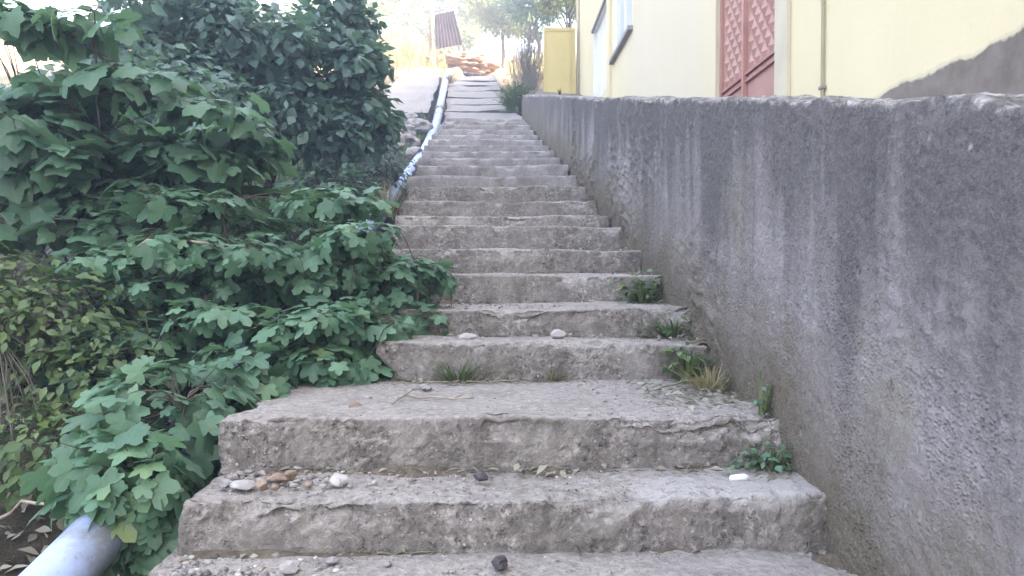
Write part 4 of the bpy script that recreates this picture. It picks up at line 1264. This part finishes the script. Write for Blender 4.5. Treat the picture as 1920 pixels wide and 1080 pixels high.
tuft('grass_weed', P(806, 262, 15.4) + np.array([0.05, -0.1, -0.12]), 70, 0.30, 0.22, 'weed', 'small grass tuft hanging over the pipe beside the upper steps', 'weed', width=0.008, lift=0.6)
tuft('grass_weed', P(822, 205, 19.0) + np.array([0.05, -0.1, -0.12]), 70, 0.30, 0.25, 'straw', 'dry grass tuft over the pipe where the ramp begins', 'weed', width=0.009, lift=0.6)
tuft('grass_weed', P(842, 152, 24.2) + np.array([0.0, -0.2, -0.15]), 90, 0.35, 0.35, 'straw', 'dry grass covering the upper end of the pipe', 'weed', width=0.012, lift=0.6)
# dead stalks on the bank, lower left
for k, (a, c, lab) in enumerate([((-2.3, 3.4, -1.15), (-1.55, 3.0, -0.85), 'dead stalk lying on the dark soil beside the pipe'),
                                 ((-2.05, 3.25, -0.72), (-1.95, 3.1, -1.05), 'dead stalk leaning under the yellow-green shrub'),
                                 ((-2.5, 3.3, -0.85), (-1.9, 2.9, -1.15), 'long grey dead branch lying below the yellow-green shrub'),
                                 ((-1.9, 4.25, 0.12), (-1.45, 4.2, 0.10), 'pale bare branch sticking out between vine and lobed bush')]):
    b = MB(); b.tube(bend(a, c, (0, 0, 0.05), 8, 0.012), np.linspace(0.010, 0.005, 8), 5)
    tag(b.build('dead_stalk', M['twig'], None, True), lab, 'stalk')
# leaf litter and dead stems on the bank
pos = np.stack([rng.uniform(-3.2, -1.15, 1500), rng.uniform(2.0, 5.5, 1500), np.zeros(1500)], 1)
pos[:, 2] = z_ground(pos[:, 0], pos[:, 1]) + 0.015
nr = np.tile([0, 0, 1.0], (1500, 1)) + rng.normal(0, 0.45, (1500, 3))
lit = scatter_leaves(pos, frames(nr, rng.normal(size=(1500, 3))), rng.uniform(0.03, 0.10, 1500), OVATE + BLADE, 'leaf_litter', M['dead_frond'], None)
tag(lit, 'dead leaves and straw on the dark bank', None, None, 'stuff')

# ================================================================== UPPER SLOPE
# broken slab of an older path, left of the pipe
slab = strip('concrete_slab', np.arange(17.4, 26.0, 0.25), lambda y: -3.3 + 0.03 * (y - 17), lambda y: np.interp(y, [17.4, 26], [-1.52, -1.85]),
      lambda y: 3.42 + (y - 17.4) * 0.335, 0.22, 9, M['ramp'], None, 77, 0.05)
tag(slab, 'broken pale concrete slab sloping up left of the pipe', 'slab')
q = np.random.default_rng(5)
for k, (px, py, d, w, lab) in enumerate([(750, 245, 15.8, 0.55, 'grey boulder under the broken slab, outermost'), (785, 240, 16.0, 0.45, 'grey boulder under the broken slab beside the pipe'),
                                    (735, 270, 14.6, 0.45, 'dark boulder lowest in the rubble below the slab'), (768, 268, 14.9, 0.42, 'pale boulder in the rubble below the slab'),
                                    (765, 228, 16.8, 0.4, 'small boulder wedged right under the slab edge'), (778, 288, 13.6, 0.3, 'small pale rock at the foot of the rubble by the pipe')]):
    V, F = ICO2
    W = V * (1 + 0.35 * fbm(V * 1.2 + k * 3.1, 3, 60 + k)[:, None]) * np.array([0.5, 0.5, 0.36]) * w + P(px, py, d)
    tag(mesh('boulder', W, F, M['stone'], None, False), lab, 'boulder')

# heap of orange earth with broken bricks, rusty sheet, pole
M['orange_soil'] = mat_plain('orange_soil', (0.24, 0.15, 0.105), (0.36, 0.25, 0.18), 2.5, 0.95, 0.1, 0.8, bscale=12)
V, F = ico(4)
W = V * (1 + 0.22 * fbm(V * 5.5, 4, 71)[:, None]) * np.array([1.3, 0.9, 0.45]) + np.array([-1.45, 29.6, 7.50])
tag(mesh('earth_heap', W, F, M['orange_soil'], None, True), 'heap of orange earth at the top of the ramp', 'heap')
M['rust'] = mat_plain('rusty_sheet', (0.022, 0.013, 0.017), (0.045, 0.028, 0.032), 3, 0.75, 0.3)
c0, c1, c2, c3 = [np.array(p_) for p_ in (P(818, 96, 29.2), P(868, 86, 29.0), P(852, 24, 29.8), P(816, 32, 30.0))]
V, Fq, nu, nv = [], [], 25, 4
for i in range(nu):
    u = i / (nu - 1)
    for j in range(nv):
        v = j / (nv - 1)
        p = (c0 * (1 - u) + c1 * u) * (1 - v) + (c3 * (1 - u) + c2 * u) * v
        V.append(p + np.array([0, 0.022 * math.sin(u * 6.28 * 8), 0]))
for i in range(nu - 1):
    for j in range(nv - 1): Fq.append((i * nv + j, (i + 1) * nv + j, (i + 1) * nv + j + 1, i * nv + j + 1))
V = np.array(V); n = len(V)
V = np.concatenate([V, V + np.array([0, 0.006, 0])]); Fq = Fq + [tuple(n + i for i in f[::-1]) for f in Fq]
tag(mesh('corrugated_sheet', V, Fq, M['rust'], None, True), 'dark rusty corrugated sheet leaning on the earth heap', 'metal sheet')
b = MB(); b.tube([P(810, 140, 30.5), P(810, -160, 30.5)], [0.10, 0.07], 8)
tag(b.build('wooden_pole', M['twig'], None, True), 'thin wooden pole beside the rusty sheet', 'pole')
for k, (px, py, w) in enumerate([(882, 116, 0.32), (896, 112, 0.28), (908, 113, 0.25), (873, 100, 0.3)]):
    V, F = ICO1
    W = V * (1 + 0.3 * fbm(V * 1.4 + k, 2, 90 + k)[:, None]) * np.array([0.6, 0.4, 0.3]) * w + P(px, py, 28.6)
    W[:, 2] += gz(W[:, 0].mean(), 28.6) - W[:, 2].min() - 0.03
    tag(mesh('rubble_block', W, F, M['stone_dark'], None, False), ['largest dark rubble block in the row on the sunlit path', 'middle dark rubble block in the row on the sunlit path', 'last small dark rubble block of the row nearest the brush', 'dark rubble block lying apart from the row by the earth heap'][k], 'rubble', 'dark blocks on the sunlit path')

# dry brush beside the gate
def brush(name, base, n, h, spread, mat, label):
    b = MB(); b0 = np.asarray(base, float)
    for _ in range(n):
        a = rng.uniform(0, 6.28)
        e_ = b0 + np.array([math.cos(a) * spread * rng.random(), math.sin(a) * spread * rng.random(), h * rng.uniform(0.5, 1.1)])
        b.tube(bend(b0 + rng.normal(0, 0.12, 3) * np.array([1, 1, 0]), e_, (rng.normal(0, 0.1), 0, 0), 5, 0.03), np.linspace(0.014, 0.004, 5), 3, False)
    pl = empty(name, base, label, 'shrub')
    b.build('branches', M['twig'], pl, True)['kind'] = 'stuff'
    pos, out = blob_points([((b0[0], b0[1], b0[2] + h * 0.6), (spread, spread, h * 0.45))], 700, 0.9)
    scatter_leaves(pos, leaf_poses(out), 0.06 * rng.uniform(0.6, 1.4, len(pos)), OVATE, 'foliage', M[mat], pl)
brush('dry_brush', (0.95, 25.0, gz(0.95, 25.0)), 130, 2.3, 0.75, 'dead_frond', 'leafless greyish brush between the ramp and the yellow gate')
brush('dry_brush', (-5.2, 27.5, gz(-5.2, 27.5)), 110, 1.6, 0.9, 'straw', 'straw-coloured brush on the sunlit bank behind the dark tree')
# dry grass on the sunlit bank
def grass_field(name, n, xr, yr, hmin, hmax, mat, label, skip):
    x, y = rng.uniform(*xr, n), rng.uniform(*yr, n)
    k = ~skip(x, y); x, y = x[k], y[k]
    z = z_ground(x, y)
    m = len(x)
    h = rng.uniform(hmin, hmax, m) * np.clip(0.5 + fbm(np.stack([x, y, 0 * x], 1) * 0.5, 2, 4), 0.15, 1.4)
    a = rng.uniform(0, 6.28, m)
    dx, dy = np.cos(a), np.sin(a)
    w = 0.012 + 0.012 * rng.random(m)
    b0 = np.stack([x, y, z - 0.02], 1)
    s_ = np.stack([-dy * w, dx * w, 0 * w], 1)
    mid = b0 + np.stack([dx * h * 0.12, dy * h * 0.12, h * 0.6], 1)
    tp = b0 + np.stack([dx * h * 0.42, dy * h * 0.42, h], 1)
    V = np.stack([b0 - s_, b0 + s_, mid + s_ * 0.7, mid - s_ * 0.7, tp], 1).reshape(-1, 3)
    i = (np.arange(m) * 5)[:, None]
    F = np.concatenate([i + np.array([0, 1, 2]), i + np.array([0, 2, 3]), i + np.array([3, 2, 4])])
    return tag(mesh(name, V, F, M[mat], None, True), label, None, None, 'stuff')
grass_field('dry_grass', 26000, (-12, 4), (24.5, 46), 0.25, 0.95, 'straw', 'dry yellow grass on the sunlit bank', lambda x, y: (x > -1.75 - 0.02 * (y - 26)) & (x < 0.45) | ((y < 26.5) & (x > -3.2)))
grass_field('green_grass', 9000, (-6, -1.25), (9.5, 17.5), 0.15, 0.5, 'weed', 'green grass on the shaded slope beside the pipe', lambda x, y: (x > -1.5) | (fbm(np.stack([x, y, 0 * x], 1) * 0.7, 2, 14) < -0.1))

def far_tree(px, py, d, rad, n, label, seed, size=0.16, mat='far_leaf', nb=12):
    c = P(px, py, d)
    root = (c[0] + 0.3, d, gz(c[0], d))
    tree('far_tree', root, many_blobs(tuple(c), (rad, rad, rad * 0.9), nb, rad * 0.42, seed), n, size, OVATE, M[mat], label, 0.11, group='trees at the top of the slope', limbs=7)
far_tree(930, 20, 38, 1.7, 6000, 'green tree standing above the top of the path', 201, 0.17)
far_tree(995, 15, 33, 1.25, 4200, 'darker blue-green tree rising behind the dry brush', 202, 0.15, 'dark_leaf')
far_tree(765, 30, 42, 2.4, 7000, 'pale sunlit tree behind the pole', 203, 0.19)
far_tree(1055, 15, 30, 1.0, 2600, 'sunlit tree showing above the yellow gate', 204, 0.14)
far_tree(690, 60, 34, 1.5, 3600, 'sunlit tree partly hidden behind the dark tree', 205, 0.16)
far_tree(560, 20, 40, 2.4, 4200, 'sunlit tree high on the slope behind the dark tree', 206, 0.19)
far_tree(860, 40, 46, 2.6, 8000, 'sunlit yellow-green tree farthest up the slope behind the rusty sheet', 207, 0.20)
# ================================================================== HAZE
hm = bpy.data.materials.new('haze_air'); hm.use_nodes = True
hn = hm.node_tree; hn.nodes.clear()
ho = hn.nodes.new('ShaderNodeOutputMaterial'); hv = hn.nodes.new('ShaderNodeVolumePrincipled')
hv.inputs['Color'].default_value = (0.80, 0.90, 1.0, 1)
hv.inputs['Density'].default_value = 0.0115
hv.inputs['Anisotropy'].default_value = 0.3
hn.links.new(hv.outputs[0], ho.inputs['Volume'])
hb = MB(); hb.box(-420, 430, -130, 720, -14, 24)
tag(hb.build('haze', hm, None), 'thin bluish haze over the stairs and the slope', None, None, 'stuff')
